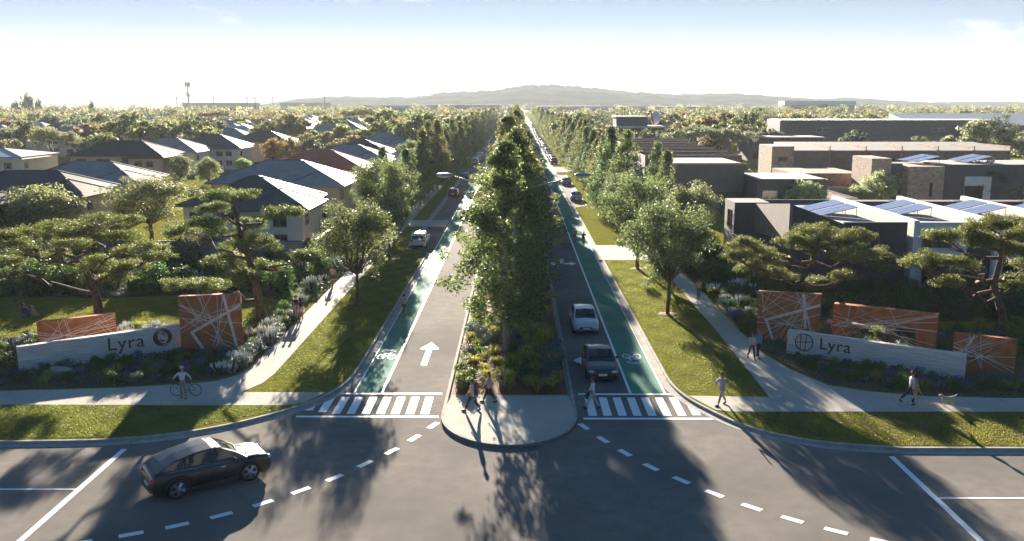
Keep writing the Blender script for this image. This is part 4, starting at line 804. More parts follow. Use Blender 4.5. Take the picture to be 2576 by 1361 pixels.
# ------------------------------------------------------------------ cars
def interp(P, x):
    if x <= P[0][0]: return P[0][1]
    for (a, u), (b, v) in zip(P[:-1], P[1:]):
        if x <= b:
            t = (x - a) / (b - a); t = t * t * (3 - 2 * t) if False else t; return u + (v - u) * t
    return P[-1][1]
def make_car(label, paint, L_, W_, H_, wb, wr, sh, roof, group=None, fine=2, tail='tail_red', roofm=None, bs=(-.05,)):
    """x forward. sh: shoulder heights (x,z); roof: (x,z) from rear base to cowl; both in metres from the middle"""
    t = thing('parked_car' if group else 'car', label, 'car', group=group); hw = W_ / 2; xs = sorted(set([round(-L_ / 2 + L_ * i / 64, 4) for i in range(65)])); ax = (-wb / 2 - .02, wb / 2 - .02)
    def half(x):
        u = abs(x) / (L_ / 2); return hw * (1 - .05 * u ** 2 - .13 * max(0, (u - .8) / .2) ** 2)
    body = MB(); n = 17; rows = []
    for x in xs:
        w = half(x); zs = interp(sh, x); u = abs(x) / (L_ / 2); zb = .24 + (.16 * max(0, (u - .9) / .1) if u > .9 else 0); ar = zb
        for a in ax:
            d = abs(x - a); R_ = wr + .06
            if d < R_: ar = max(ar, wr + math.sqrt(R_ * R_ - d * d))
        zs = max(zs, ar + .05); e = max(0, (u - .965) / .035); w2 = w * (1 - .04 * e)
        h = [(0, zb), (w2 * .82, zb), (w2 * .97, ar), (w2 * 1.0, ar + (zs - ar) * .30), (w2 * 1.0, ar + (zs - ar) * .62), (w2 * .975, zs - .07), (w2 * .93, zs - .012), (w2 * .8, zs + .02), (0, zs + .05)]
        ring = [(x, -a, b) for a, b in h] + [(x, a, b) for a, b in h[-2:0:-1]]; rows.append(ring)
    k = len(rows[0]); body.v = [p for r_ in rows for p in r_]
    for i in range(len(rows) - 1):
        for j in range(k): body.f.append([i * k + j, i * k + (j + 1) % k, (i + 1) * k + (j + 1) % k, (i + 1) * k + j]); body.m.append(0)
    body.f.append([j for j in range(k)][::-1]); body.f.append([(len(rows) - 1) * k + j for j in range(k)]); body.m += [0, 0]
    bo = body.build('body', paint, t, True)
    # cabin
    xr0, xr1 = roof[0][0], roof[-1][0]; N_ = 40; cab = []; 
    for i in range(N_ + 1):
        x = xr0 + (xr1 - xr0) * i / N_; zr = interp(roof, x); zs = interp(sh, x) + .0; f = min(1, max(0, (zr - zs) / (H_ - interp(sh, 0)))); w = half(x); wb_ = w * .93; wt = wb_ * (1 - .17 * f)
        zt = zs + (zr - zs) * .9; cab.append([(x, -wb_, zs - .01), (x, -wt, zt), (x, -wt * .86, zr - .02 * f), (x, 0, zr + .015 * f), (x, wt * .86, zr - .02 * f), (x, wt, zt), (x, wb_, zs - .01)])
    # slope classification
    parts = {'roof': MB(), 'windscreen': MB(), 'rear_window': MB(), 'side_window': MB(), 'side_window_': MB(), 'pillar': MB()}
    for i in range(N_):
        xm = (cab[i][0][0] + cab[i + 1][0][0]) / 2; sl_ = (cab[i + 1][3][2] - cab[i][3][2]) / (cab[i + 1][3][0] - cab[i][3][0])
        for j in range(6):
            q = [cab[i][j], cab[i][j + 1], cab[i + 1][j + 1], cab[i + 1][j]]
            if j in (2, 3): nm = 'windscreen' if sl_ < -.28 and xm > 0 else ('rear_window' if sl_ > .32 and xm < 0 and xm < xr0 + .75 * abs(roof[1][0] - roof[0][0]) + .05 else 'roof')
            elif j in (1, 4): nm = 'roof'
            else:
                hgt = cab[i][1][2] - cab[i][0][2]; nm = 'side_window' if j == 0 else 'side_window_'
                if hgt < .12 or any(abs(xm - b_) < .045 for b_ in bs) or xm < xr0 + .28: nm = 'pillar'
            o = len(parts[nm].v); parts[nm].v += q; parts[nm].f.append([o, o + 1, o + 2, o + 3]); parts[nm].m.append(0)
    for nm, mb in parts.items():
        if mb.f: mb.build(nm.strip('_'), {'roof': roofm or paint, 'pillar': 'plastic' if nm == 'pillar' else paint}.get(nm, 'car_glass'), t, nm == 'roof')
    it = MB(); it.box(xr0 + .35, xr1 - .55, -hw * .8, hw * .8, interp(sh, 0) + .045, interp(sh, 0) + .09); 
    for sx in (-.75, .25):
        for sy in (-.36, .36): it.ell((sx, sy, interp(sh, 0) + .22), (.1, .2, .27), 8, 6)
    it.build('interior', 'interior', t)
    for a in ax:
        for s in (-1, 1):
            w = thing('wheel', None, None, (a, s * (hw - .13), wr)); w.parent = t
            mb = MB(); mb.lathe([(wr * .74, -.11), (wr * .93, -.11), (wr, -.07), (wr, .07), (wr * .93, .11), (wr * .74, .11)], 28, axis='y'); mb.build('tyre', 'tyre', w, True)
            mb = MB(); mb.lathe([(wr * .68, -.1), (wr * .74, -.1), (wr * .74, .1), (wr * .68, .1)], 24, axis='y'); yo = s * .085
            for kk in range(5 * fine // 2 * 2 if fine > 1 else 5):
                an = kk * 6.2832 / (10 if fine > 1 else 5); c_, s_ = math.cos(an), math.sin(an); an2 = an + (.16 if kk % 2 else -.16) * (fine > 1)
                mb.tube([(c_ * wr * .1, yo, s_ * wr * .1), (math.cos(an2) * wr * .7, yo, math.sin(an2) * wr * .7)], [wr * .09, wr * .075], 5)
            mb.lathe([(0, yo + s * .02), (wr * .14, yo + s * .01), (wr * .16, yo - s * .03)], 12, axis='y'); mb.build('rim', 'rim', w)
            mb = MB(); mb.lathe([(0, 0), (wr * .7, 0)], 16, axis='y'); mb.build('hub', 'plastic', w)
    zf = interp(sh, L_ / 2 - .15); zr_ = interp(sh, -L_ / 2 + .1); fx = L_ / 2
    for s in (-1, 1):
        mb = MB(); mb.ell((fx - .14, s * half(fx - .12) * .76, zf - .10), (.17, .22, .085), 12, 8); mb.build('headlight', 'lamp_clear', t, True)
        mb = MB(); mb.ell((-fx + .10, s * half(fx - .1) * .80, zr_ - .14), (.15, .21, .10), 12, 8); mb.build('taillight', tail, t, True)
        mb = MB(); mb.ell((interp([(0, 0)], 0) + xr1 - .62, s * (hw * .93 + .12), interp(sh, xr1 - .6) + .1), (.09, .13, .09), 10, 6); mb.build('wing_mirror', paint, t, True)
        for hx in (-.75, .35):
            mb = MB(); mb.box(hx - .1, hx + .1, s * hw * .985 - .015, s * hw * .985 + .03, interp(sh, 0) - .17, interp(sh, 0) - .14); mb.build('door_handle', 'chrome' if fine > 1 else paint, t)
    if fine > 1:
        zc = interp(sh, 0); sm_ = MB()
        for s in (-1, 1):
            for x_ in (1.02, -.12, -1.12): sm_.tube([(x_, s * (half(x_) + .002), .5), (x_ - .02, s * (half(x_) + .002), .8), (x_ - .05, s * (half(x_) * .985), zc - .07)], .009, 4)
        sm_.build('door_seam', 'tyre', t)
        for s in (-1, 1):
            c_ = MB(); c_.box(-wb / 2 + .5, wb / 2 - .5, s * hw - .03, s * hw + .035, .25, .40); c_.build('sill', 'plastic', t)
            c_ = MB(); c_.tube([(x_, s * half(x_) * .945, interp(sh, x_) + .01) for x_ in (-1.9, -1.2, -.4, .4, 1.2)], .014, 5); c_.build('window_trim', 'chrome', t)
            c_ = MB()
            for a in ax: c_.tube([(a + (wr + .07) * math.cos(u_), s * (half(a) + .005), wr + (wr + .07) * math.sin(u_)) for u_ in [math.pi * i / 14 for i in range(15)]], .03, 5)
            c_.build('arch_trim', 'plastic', t)
            c_ = MB(); c_.tube([(-fx + .05, s * .62, .33), (-fx - .03, s * .62, .33)], .06, 10); c_.build('exhaust', 'chrome', t)
        c_ = MB()
        for s in (-1, 1): c_.tube([(1.3, s * .5, interp(sh, 1.3) + .045), (2.2, s * .42, interp(sh, 2.2) + .04)], .012, 4)
        c_.build('bonnet_crease', paint, t); c_ = MB()
        for s in (-1, 1): c_.ell((fx - .01, s * .14, .74), (.03, .11, .075), 10, 6)
        c_.build('front_grille', 'chrome', t)
    g = MB(); g.box(fx - .06, fx + .012, -.42, .42, .46, zf - .14); 
    g.build('grille', 'plastic', t)
    pl = MB(); pl.box(fx + .0125, fx + .03, -.24, .24, .42, .54); pl.build('number_plate', 'plate', t); pl = MB(); pl.box(-fx - .03, -fx - .002, -.24, .24, .55, .67); pl.build('number_plate', 'plate', t)
    bm_ = MB(); bm_.box(-fx - .012, -fx + .15, -half(fx) * .8, half(fx) * .8, .28, .42); bm_.build('bumper_trim', 'plastic', t); bm_ = MB(); bm_.box(fx - .15, fx + .011, -half(fx) * .75, half(fx) * .75, .26, .36); bm_.build('bumper_trim', 'plastic', t)
    return t
SUVs = [(-2.43, .85), (-2.37, 1.06), (-2.1, 1.15), (-1.0, 1.12), (.9, 1.06), (1.25, 1.07), (1.9, 1.03), (2.25, .95), (2.39, .82), (2.43, .66)]
SUVr = [(-2.3, 1.16), (-1.9, 1.38), (-1.35, 1.57), (-.7, 1.69), (.0, 1.73), (.4, 1.68), (.85, 1.45), (1.4, 1.07)]
suv = make_car('black four-door coupe-like off-road car with driver turning across the near road', 'paint_black', 4.86, 1.99, 1.73, 2.93, .405, SUVs, SUVr, None, 2, bs=(-.12, -1.15))
h = math.atan2(35.41 - 33.55, -11.07 + 13.55); cxs, cys = (-13.55 - 11.07) / 2 - math.sin(h) * .85, (33.55 + 35.41) / 2 + math.cos(h) * .85; suv.location = (cxs, cys, .005); suv.rotation_euler[2] = h
rl = MB()
for s in (-1, 1): rl.tube([(-1.3, s * .58, 1.53), (-.6, s * .62, 1.66), (.2, s * .6, 1.69)], .02, 5)
rl.build('roof_rail', 'chrome', suv); KIDS.clear()
HBs = [(-2.15, .80), (-2.1, .96), (-1.8, 1.0), (-.8, .97), (.8, .93), (1.1, .94), (1.7, .84), (2.05, .72), (2.15, .6)]; HBr = [(-2.1, 1.0), (-1.75, 1.25), (-1.3, 1.42), (-.5, 1.47), (.2, 1.42), (.55, 1.28), (1.15, .95)]
SDs = [(-2.4, .80), (-2.33, .96), (-1.6, 1.0), (-.8, .97), (.8, .92), (1.1, .93), (1.9, .82), (2.3, .72), (2.4, .6)]; SDr = [(-1.95, 1.0), (-1.3, 1.25), (-.8, 1.40), (-.2, 1.44), (.2, 1.41), (.6, 1.26), (1.3, .94)]
PROTO['hatch'] = make_car('silver hatchback waiting behind the charcoal sedan in the right lane', 'paint_silver', 4.3, 1.8, 1.47, 2.65, .33, HBs, HBr, None, 1)
PROTO['sedan'] = make_car('charcoal sedan waiting at the right pedestrian crossing', 'paint_charcoal', 4.8, 1.85, 1.44, 2.8, .345, SDs, SDr, None, 1)
WGs = [(-2.35, .85), (-2.3, 1.05), (-1.0, 1.05), (.9, 1.0), (1.2, 1.0), (1.9, .92), (2.25, .8), (2.35, .65)]; WGr = [(-2.3, 1.06), (-2.1, 1.45), (-1.7, 1.66), (-.6, 1.7), (.2, 1.67), (.6, 1.5), (1.25, 1.02)]
PROTO['wagon'] = make_car('pearl white off-road wagon parked on the left, seen from behind', 'paint_pearl', 4.7, 1.86, 1.7, 2.7, .36, WGs, WGr, None, 1)
def put_car(k, x, y, heading, label=None, paint=None, group=None):
    first = not PROTO[k].get('_first'); o = place(k, x, y, .006, heading, 1, label, group)
    if paint and not first:
        for c in bpy.data.objects if False else [c for c in CARKIDS(o)]:
            if c.type == 'MESH' and c.data.materials and c.name.split('.')[0] in ('body', 'roof', 'wing_mirror'):
                c.material_slots[0].link = 'OBJECT'; c.material_slots[0].material = MATS[paint]
    return o
def CARKIDS(o): return [c for c in o.children]
put_car('hatch', 4.66, 59.2 + 2.15, R(-90)); put_car('sedan', 4.80, 48.7 + 2.4, R(-90)); put_car('wagon', -10.72, 95.6 + 2.35, R(90))
put_car('hatch', -10.75, 151.3, R(90), 'red-orange car with pale rear window parked on the left below the street lamp head', 'paint_red')
put_car('sedan', -10.8, 186, R(90), 'dark car parked on the left just before the side street', 'paint_black'); 
put_car('hatch', 8.95 + .45, 145.0, R(-90), 'first parked car on the right, dark blue-grey, nearest the camera', 'paint_mid'); put_car('sedan', 9.35, 173, R(-90), 'second parked car on the right, just before the side street', 'paint_charcoal')
PG = 'cars parked in a line down the right side'; LG = 'cars parked down the left side'
yy = 232.; i = 0; rc_ = random.Random(3)
while yy < 600:
    c = rc_.choice(['paint_silver', 'paint_charcoal', 'paint_red', 'paint_blue', 'paint_black', 'paint_mid', 'paint_pearl'])
    cn = {'paint_silver': 'silver', 'paint_charcoal': 'charcoal', 'paint_red': 'red', 'paint_blue': 'dark blue', 'paint_black': 'black', 'paint_mid': 'grey', 'paint_pearl': 'white'}[c]
    put_car(rc_.choice(['hatch', 'sedan', 'wagon']), 9.3, yy, R(-90), 'distant %s car in the line parked along the right side past the side street' % cn, c, cn + ' ' + PG)
    yy += rc_.uniform(6.5, 12); i += 1
for px, y, c, cn, k_ in ((-10.8, 232, 'paint_silver', 'silver', 'wagon'), (-10.8, 243, 'paint_charcoal', 'charcoal', 'sedan'), (-10.8, 262, 'paint_pearl', 'white', 'hatch'), (-10.8, 290, 'paint_mid', 'grey', 'sedan'), (-10.8, 320, 'paint_black', 'black', 'wagon')):
    put_car(k_, px, y, R(90), '%s car parked on the left side past the side street' % cn, c, LG + ' ' + cn)
for y, c, cn, k_ in ((118, 'paint_blue', 'dark blue', 'sedan'), (260, 'paint_silver', 'silver', 'hatch'), (330, 'paint_black', 'black', 'sedan')):
    put_car(k_, 4.6, y, R(-90), '%s car driving down the right lane beyond the front ones' % cn, c)
# ------------------------------------------------------------------ people
def skinmesh(name, V, E, Rr, mats, sub=1, extra=None):
    me = bpy.data.meshes.new(name); me.from_pydata(V, E, []); o = bpy.data.objects.new(name, me); COL.objects.link(o)
    for q in mats: me.materials.append(MATS[q])
    md = o.modifiers.new('s', 'SKIN'); md.use_smooth_shade = True; 
    if not me.skin_vertices: me.skin_vertices.new()
    sv = me.skin_vertices[0].data; par = list(range(len(V)))
    def f(i):
        while par[i] != i: i = par[i]
        return i
    for a, b in E: par[f(b)] = f(a)
    roots = set()
    for i, r_ in enumerate(Rr):
        sv[i].radius = r_ if hasattr(r_, '__len__') else (r_, r_); q = f(i)
        if q not in roots: roots.add(q); sv[i].use_root = True
        else: sv[i].use_root = False
    o.modifiers.new('b', 'SUBSURF').levels = sub; o.modifiers['b'].render_levels = sub
    bpy.context.view_layer.update(); m2 = bpy.data.meshes.new_from_object(o.evaluated_get(bpy.context.evaluated_depsgraph_get())); bpy.data.objects.remove(o)
    if extra:
        bm = bmesh.new(); bm.from_mesh(m2)
        for c, r_, mi in extra:
            vs, fs = ellmesh(c, r_, 8, 5); bv = [bm.verts.new(p) for p in vs]
            for q in fs: ff = bm.faces.new([bv[i] for i in q]); ff.material_index = mi; ff.smooth = True
        bm.to_mesh(m2); bm.free()
    m2.name = name; return m2
def leg(hip, th, kn, out=0, sc=1):
    d = lambda a: Vector((math.sin(a), 0, -math.cos(a))); k = hip + d(th) * .43 * sc + Vector((0, out, 0)); a = k + d(th - kn) * .42 * sc; return k, a
def person(label, x, y, rz, top='c_white', bottom='c_black', hair='hair_dark', skin='skin', shoe='c_black', H_=1.72, legs=((.35, .1), (-.35, .25)), arms=((-.35, .2, .15), (.35, .2, .3)), lean=0., sleeve=1, skirt=None, cap=None, longhair=False, z=.135, sit=False, hpitch=0., shorts=False, cat='person'):
    """x is forward, y left. legs: (thigh angle, knee bend) left,right. arms: (swing, spread, elbow)"""
    s = H_ / 1.75; t = thing('person', label, cat, (x, y, z), rz); P = Vector((0, 0, 0)); up = Vector((math.sin(lean), 0, math.cos(lean)))
    hips = [Vector((0, .09, -.03)), Vector((0, -.09, -.03))]; LG_ = [leg(hips[i], *legs[i]) for i in (0, 1)]
    low = min(LG_[0][1].z, LG_[1][1].z); oz = .075 - low
    if sit: oz = sit
    V = []; Rr = []; E = []
    def v(p, r_): V.append(tuple((Vector(p) + Vector((0, 0, oz))) * s)); Rr.append(tuple(q * s for q in r_) if hasattr(r_, '__len__') else r_ * s); return len(V) - 1
    def e(a, b): E.append((a, b))
    C = P + up * .36; NK = P + up * .53; HD = P + up * .70 + Vector((.015 + hpitch, 0, 0)); 
    pel = v(P, (.12, .15)); wa = v(P + up * .16, (.10, .125)); ch = v(C, (.115, .155)); nb = v(P + up * .47, (.075, .085)); nk = v(NK, (.052, .052)); h1 = v(NK + up * .075 + Vector((.01, 0, 0)), (.066, .06)); h2 = v(HD, (.098, .078)); h3 = v(HD + up * .085, (.07, .06))
    for a, b in zip((pel, wa, ch, nb, nk, h1, h2), (wa, ch, nb, nk, h1, h2, h3)): e(a, b)
    SH = []; J = {}
    for i, sg in ((0, 1), (1, -1)):
        hp = v(hips[i], (.095, .085)); kp = LG_[i][0]; ap = LG_[i][1]; k = v(kp, .06); m_ = v(kp.lerp(ap, .4), .055); a = v(ap, .04); e(pel, hp); e(hp, k); e(k, m_); e(m_, a)
        fa = legs[i][0] - legs[i][1]; fd = Vector((math.cos(fa * .5), 0, math.sin(min(0, fa) * .9))); f1 = v(ap + fd * .11 + Vector((0, 0, -.035)), (.03, .042)); e(a, f1); f2 = v(ap + fd * .19 + Vector((0, 0, -.045)), (.022, .036)); e(f1, f2); J['ft%d' % i] = (ap, fd)
        sw, sp, el = arms[i]; s0 = C + up * .075 + Vector((0, sg * .175, 0)); dd = Vector((math.sin(sw) * math.cos(sp), sg * math.sin(sp), -math.cos(sw) * math.cos(sp))); eb = s0 + dd * .29
        d2 = Vector((math.sin(sw + el), sg * math.sin(sp) * .4, -math.cos(sw + el))).normalized(); wr_ = eb + d2 * .25; hd = wr_ + d2 * .075
        a0 = v(s0, .058); a1 = v(eb, .041); a2 = v(wr_, .028); e(ch, a0); e(a0, a1); e(a1, a2); a3 = v(hd, (.016, .036)); e(a2, a3); J['h%d' % i] = hd; J['a%d' % i] = (s0, eb, wr_)
        side = Vector((0, 1, 0)); fw = d2.cross(side).normalized() 
        for q in range(4):
            o = (q - 1.5) * .019; ln = (.065, .078, .074, .058)[q]; r0 = v(hd + fw * o * .9 + d2 * -.0, .0095); r1 = v(hd + fw * o + d2 * (.03 + ln * .5), .009); r2 = v(hd + fw * o + d2 * (.03 + ln * .9) - side * sg * .022, .0075); e(r0, r1); e(r1, r2)
        r0 = v(wr_ + d2 * .03, .011); r1 = v(wr_ + d2 * .06 + fw * .04, .010); r2 = v(wr_ + d2 * .095 + fw * .055 - side * sg * .012, .0085); e(r0, r1); e(r1, r2)
    O = Vector((0, 0, oz)); hc = (HD + O) * s
    ex = [(hc + Vector((.1, 0, -.005)) * s, (.022 * s, .013 * s, .026 * s), 0)] + [(hc + Vector((.02, sg * .082, 0)) * s, (.02 * s, .012 * s, .032 * s), 0) for sg in (1, -1)] + [(hc + Vector((.092, sg * .032, .028)) * s, (.008 * s, .014 * s, .009 * s), 1) for sg in (1, -1)] + [(hc + Vector((.088, 0, -.05)) * s, (.008 * s, .024 * s, .008 * s), 2)]
    link('body', skinmesh('body', V, E, Rr, [skin, 'hair_dark', 'c_brown'], 1, ex), t)
    # trousers / shorts
    def cloth(name, pts, edges, m_):
        VV = [tuple((Vector(p) + O) * s) for p, _ in pts]; RR = [tuple(q * s for q in r_) if hasattr(r_, '__len__') else r_ * s for _, r_ in pts]; return link(name, skinmesh(name, VV, edges, RR, [m_], 1), t)
    pts = [(P + up * .08, (.125, .15)), (P + up * -.01, (.135, .165))]; ed = [(0, 1)]
    for i in (0, 1):
        k, a = LG_[i]; n = len(pts)
        if skirt: k2 = hips[i].lerp(k, .8); pts += [(hips[i], (.11, .1))]; ed += [(1, n)]; pts += [(k2, .1)]; ed += [(n, n + 1)]
        elif shorts: pts += [(hips[i], (.11, .1)), (hips[i].lerp(k, .8), .085)]; ed += [(1, n), (n, n + 1)]
        else: pts += [(hips[i], (.11, .1)), (k, .073), (a + (k - a) * .12, .06)]; ed += [(1, n), (n, n + 1), (n + 1, n + 2)]
    cloth('skirt' if skirt else 'shorts' if shorts else 'trousers', pts, ed, skirt or bottom)
    pts = [(P + up * .03, (.14, .168)), (P + up * .18, (.122, .148)), (C, (.135, .178)), (P + up * .47, (.085, .1))]; ed = [(0, 1), (1, 2), (2, 3)]
    for i in (0, 1):
        s0, eb, wr_ = J['a%d' % i]; n = len(pts); pts += [(s0, .072), (eb if sleeve else s0.lerp(eb, .7), .055)]; ed += [(2, n), (n, n + 1)]
        if sleeve > .5: pts += [(eb.lerp(wr_, .9), .042)]; ed += [(n + 1, n + 2)]
    cloth('shirt', pts, ed, top)
    mb = MB()
    for i in (0, 1):
        ap, fd = J['ft%d' % i]; c = (ap + O + fd * .07 + Vector((0, 0, -.045))) * s; vs, fs = ellmesh((0, 0, 0), (.145 * s, .055 * s, .05 * s), 10, 6); an = math.atan2(fd.z, fd.x)
        mb2 = MB(); mb2.add([(c.x + p[0] * math.cos(an) - p[2] * math.sin(an), c.y + p[1], c.z + p[0] * math.sin(an) + p[2] * math.cos(an)) for p in vs], fs); mb2.build('shoe', shoe, t, True)
    mb = MB(); hh = hc + Vector((-.018, 0, .03)) * s; mb.ell(hh, (.108 * s, .092 * s, .105 * s), 14, 10); 
    if longhair: mb.ell(hh + Vector((-.06, 0, -.13)) * s, (.05 * s, .08 * s, .17 * s), 10, 8)
    # clear the face
    for i_, q in enumerate(mb.v):
        if q[0] > hc.x + .055 * s and q[2] < hc.z + .075 * s: mb.v[i_] = (hc.x + .03 * s, q[1] * .9, q[2])
    mb.build('hair', hair, t, True)
    if cap: mb = MB(); mb.ell(hh + Vector((0, 0, .02)) * s, (.122 * s, .104 * s, .10 * s), 14, 8); mb.ell(hh + Vector((.11, 0, .02)) * s, (.07 * s, .075 * s, .012 * s), 10, 5); mb.build('cap', cap, t, True)
    t['_hand'] = 0; return t, {k: (J[k] + O) * s for k in ('h0', 'h1')}, s
def wpt(t, p): return Matrix.Translation(t.location) @ Matrix.Rotation(t.rotation_euler[2], 4, 'Z') @ Vector(p)
W1, W2 = ((.38, .08), (-.32, .28)), ((-.32, .3), (.4, .1))
gx, gy = G(1187, 1040); person('dark-haired person in pale shirt and black trousers on the paved median tip', gx, gy, R(172), 'c_cream', 'c_black', 'hair_dark', legs=((.42, .05), (-.42, .2)), H_=1.72)
gx, gy = G(1230, 1018); person('reddish-haired person in blue-grey top and black leggings on the median tip', gx, gy, R(187), 'c_bluegrey', 'c_black', 'hair_red', legs=W2, H_=1.68, longhair=True)
gx, gy = G(1490, 1028); pz, hz_, s_ = person('person in a white shirt and cream trousers crossing before the charcoal sedan', gx, gy, R(165), 'c_white', 'c_beige', 'hair_red', legs=W1, H_=1.72, z=.012)
bg_ = MB(); bg_.ell((0, 0, -.24), (.16, .08, .2), 12, 8); bg_.tube([(-.1, 0, -.1), (0, 0, .02), (.1, 0, -.1)], .012, 5); ob = bg_.build('handbag', 'c_navy', None, True, wpt(pz, hz_['h1'])); tag(ob, 'dark bag in the hand of the person crossing before the charcoal sedan', 'bag')
gx, gy = G(1813, 1025); pz, hz_, s_ = person('man in lilac shirt and grey trousers, phone to his ear, on the right corner', gx, gy, R(205), 'c_lilac', 'c_greytrouser', 'hair_dark', shoe='c_brown', legs=((.3, .02), (-.38, .15)), arms=((.15, .35, .5), (.75, .25, 2.0)), H_=1.76)
ph = MB(); ph.box(-.01, .01, -.035, .035, -.07, .07); tag(ph.build('phone', 'plastic', None, False, wpt(pz, hz_['h1'] + Vector((0, .02, .03)))), 'phone held to the ear of the man in the lilac shirt', 'phone')
gx, gy = G(1890, 908); person('person in cream top and olive trousers walking in the right footpath pair', gx, gy, R(-80), 'c_cream', 'c_olive', 'hair_dark', legs=W1, H_=1.7)
gx, gy = G(1906, 904); person('person in blue-grey shirt and navy jeans walking in the right footpath pair', gx, gy, R(-80), 'c_bluegrey', 'c_navy', 'hair_blond', legs=W2, H_=1.76)
gx, gy = G(1757, 755); person('person in a yellow sleeveless top and teal leggings walking up the right footpath', gx, gy, R(85), 'c_yellow', 'c_teal', 'hair_red', legs=W2, H_=1.7, sleeve=0, longhair=True)
gx, gy = G(2290, 1024); person('man in a white shirt and navy trousers walking right along the front path', gx, gy, R(8), 'c_white', 'c_navy', 'hair_dark', legs=((-.55, .35), (.1, .05)), H_=1.78, arms=((.5, .1, .6), (-.2, .1, .2)))
gx, gy = G(2300, 1028); person('shorter person in ochre top and cream trousers beside the man in the white shirt', gx, gy, R(-5), 'c_yellow', 'c_cream', 'hair_blond', shoe='c_cream', legs=((.1, .03), (-.5, .3)), H_=1.45)
gx, gy = G(746, 806); person('person in black clothes, left one of the couple on the left footpath', gx, gy, R(98), 'c_black', 'c_grey', 'hair_red', legs=W1, H_=1.78)
gx, gy = G(758, 809); person('person in plum top and pink skirt, right one of the couple on the left footpath', gx, gy, R(98), 'c_plum', 'c_black', 'hair_dark', legs=W2, H_=1.68, skirt='c_pink', longhair=True)
gx, gy = G(838, 722); person('lone jogger in tan clothes further up the left footpath', gx, gy, R(-95), 'c_beige', 'c_brown', 'hair_red', legs=W1, H_=1.74, shorts=True, sleeve=0)
# bicycles
def bicycle(label, x, y, rz, z=.012):
    t = thing('bicycle', label, 'bicycle', (x, y, z), rz); r_ = .335; f = MB()
    A, B, C_, D_, E_ = (-.5, 0, r_), (-.08, 0, .28), (-.2, 0, .78), (.34, 0, .80), (.52, 0, r_)
    for p, q, w in ((A, B, .014), (A, C_, .012), (B, C_, .018), (B, D_, .02), (C_, D_, .018), ((.36, 0, .72), E_, .016), ((.36, 0, .7), (.31, 0, .95), .016)): f.tube([p, q], w, 6)
    f.build('frame', 'plastic', t)
    mb = MB(); mb.tube([(.28, -.28, .97), (.34, -.14, .98), (.31, 0, .97), (.34, .14, .98), (.28, .28, .97)], .014, 6); mb.build('handlebar', 'plastic', t)
    mb = MB(); mb.ell((-.24, 0, .93), (.14, .06, .035), 10, 6); mb.tube([(-.2, 0, .76), (-.23, 0, .92)], .013, 6); mb.build('saddle', 'plastic', t, True)
    mb = MB(); mb.lathe([(0.02, -.02), (.1, -.015), (.1, .015), (.02, .02)], 16, axis='y', c=B); mb.tube([(-.08, .08, .28), (.05, .09, .18)], .01, 5); mb.tube([(-.08, -.08, .28), (-.21, -.09, .38)], .01, 5); mb.box(.0, .1, .08, .16, .17, .19); mb.box(-.26, -.16, -.16, -.08, .37, .39); mb.build('crankset', 'steel', t)
    for wx in (-.5, .52):
        w = thing('wheel', None, None, (wx, 0, r_)); w.parent = t
        mb = MB(); mb.lathe([(r_ - .03, -.014), (r_ - .004, -.014), (r_, 0), (r_ - .004, .014), (r_ - .03, .014), (r_ - .03, -.014)], 32, axis='y'); mb.build('tyre', 'tyre', w, True)
        mb = MB()
        for k in range(18): a = k * .349; mb.tube([(0, .02 * (-1) ** k, 0), ((r_ - .03) * math.cos(a), 0, (r_ - .03) * math.sin(a))], .0025, 4, cap=False)
        mb.tube([(0, -.04, 0), (0, .04, 0)], .02, 8); mb.build('spokes', 'steel', w)
    return t
gx, gy = G(467, 1004); bicycle('dark bicycle held by the man in white on the left front path', gx, gy + .15, R(180), .137)
gx, gy = G(462, 1010); person('man in white shirt and pale cap leaning over his bicycle, left front path', gx, gy + .02, R(110), 'c_white', 'c_greytrouser', 'hair_dark', shoe='c_brown', legs=((.22, .05), (-.05, .12)), arms=((.5, .75, .35), (.25, .7, .2)), lean=.22, cap='c_beige', H_=1.76)
def rider(px, py, rz, label, blabel, top, bot, hair='hair_dark', skin='skin'):
    gx, gy = G(px, py); bicycle(blabel, gx, gy, rz, .012); f = Vector((math.cos(rz), math.sin(rz)))
    person(label, gx - f.x * .2, gy - f.y * .2, rz, top, bot, hair, skin, legs=((1.35, 1.45), (.75, 1.0)), arms=((.95, .15, .15), (.95, .15, .15)), lean=.45, shorts=True, z=.012, sit=.93, H_=1.74, sleeve=0, cap=None)
rider(1017, 797, R(92), 'cyclist in a grey top and black shorts riding away in the left bike lane', 'bicycle under the grey-topped cyclist in the left bike lane', 'c_grey', 'c_black')
rider(1446, 611, R(-92), 'orange-topped cyclist of the pair in the green right bike lane', 'bicycle under the left orange cyclist in the green lane', 'c_orange', 'c_black', 'hair_red')
rider(1468, 619, R(-88), 'red-topped cyclist of the pair in the green right bike lane', 'bicycle under the right red cyclist in the green lane', 'c_red', 'c_black')
gx, gy = G(62, 799); person('person in purple and blue sitting on the lawn beside a dog', gx, gy, R(-20), 'c_purple', 'c_blue', 'hair_red', legs=((1.9, 2.3), (1.75, 2.2)), arms=((.5, .3, .5), (.6, .3, .4)), sit=.14, z=.12, longhair=True)
dxy = Matrix.Translation(suv.location) @ Matrix.Rotation(h, 4, 'Z') @ Vector((.18, -.36, .62))
person('driver in a white shirt at the wheel of the black car', dxy.x, dxy.y, h, 'c_white', 'c_navy', 'hair_red', legs=((1.5, 1.0), (1.5, 1.1)), arms=((1.0, .1, .5), (1.0, .15, .5)), sit=.02, z=dxy.z, lean=-.12)
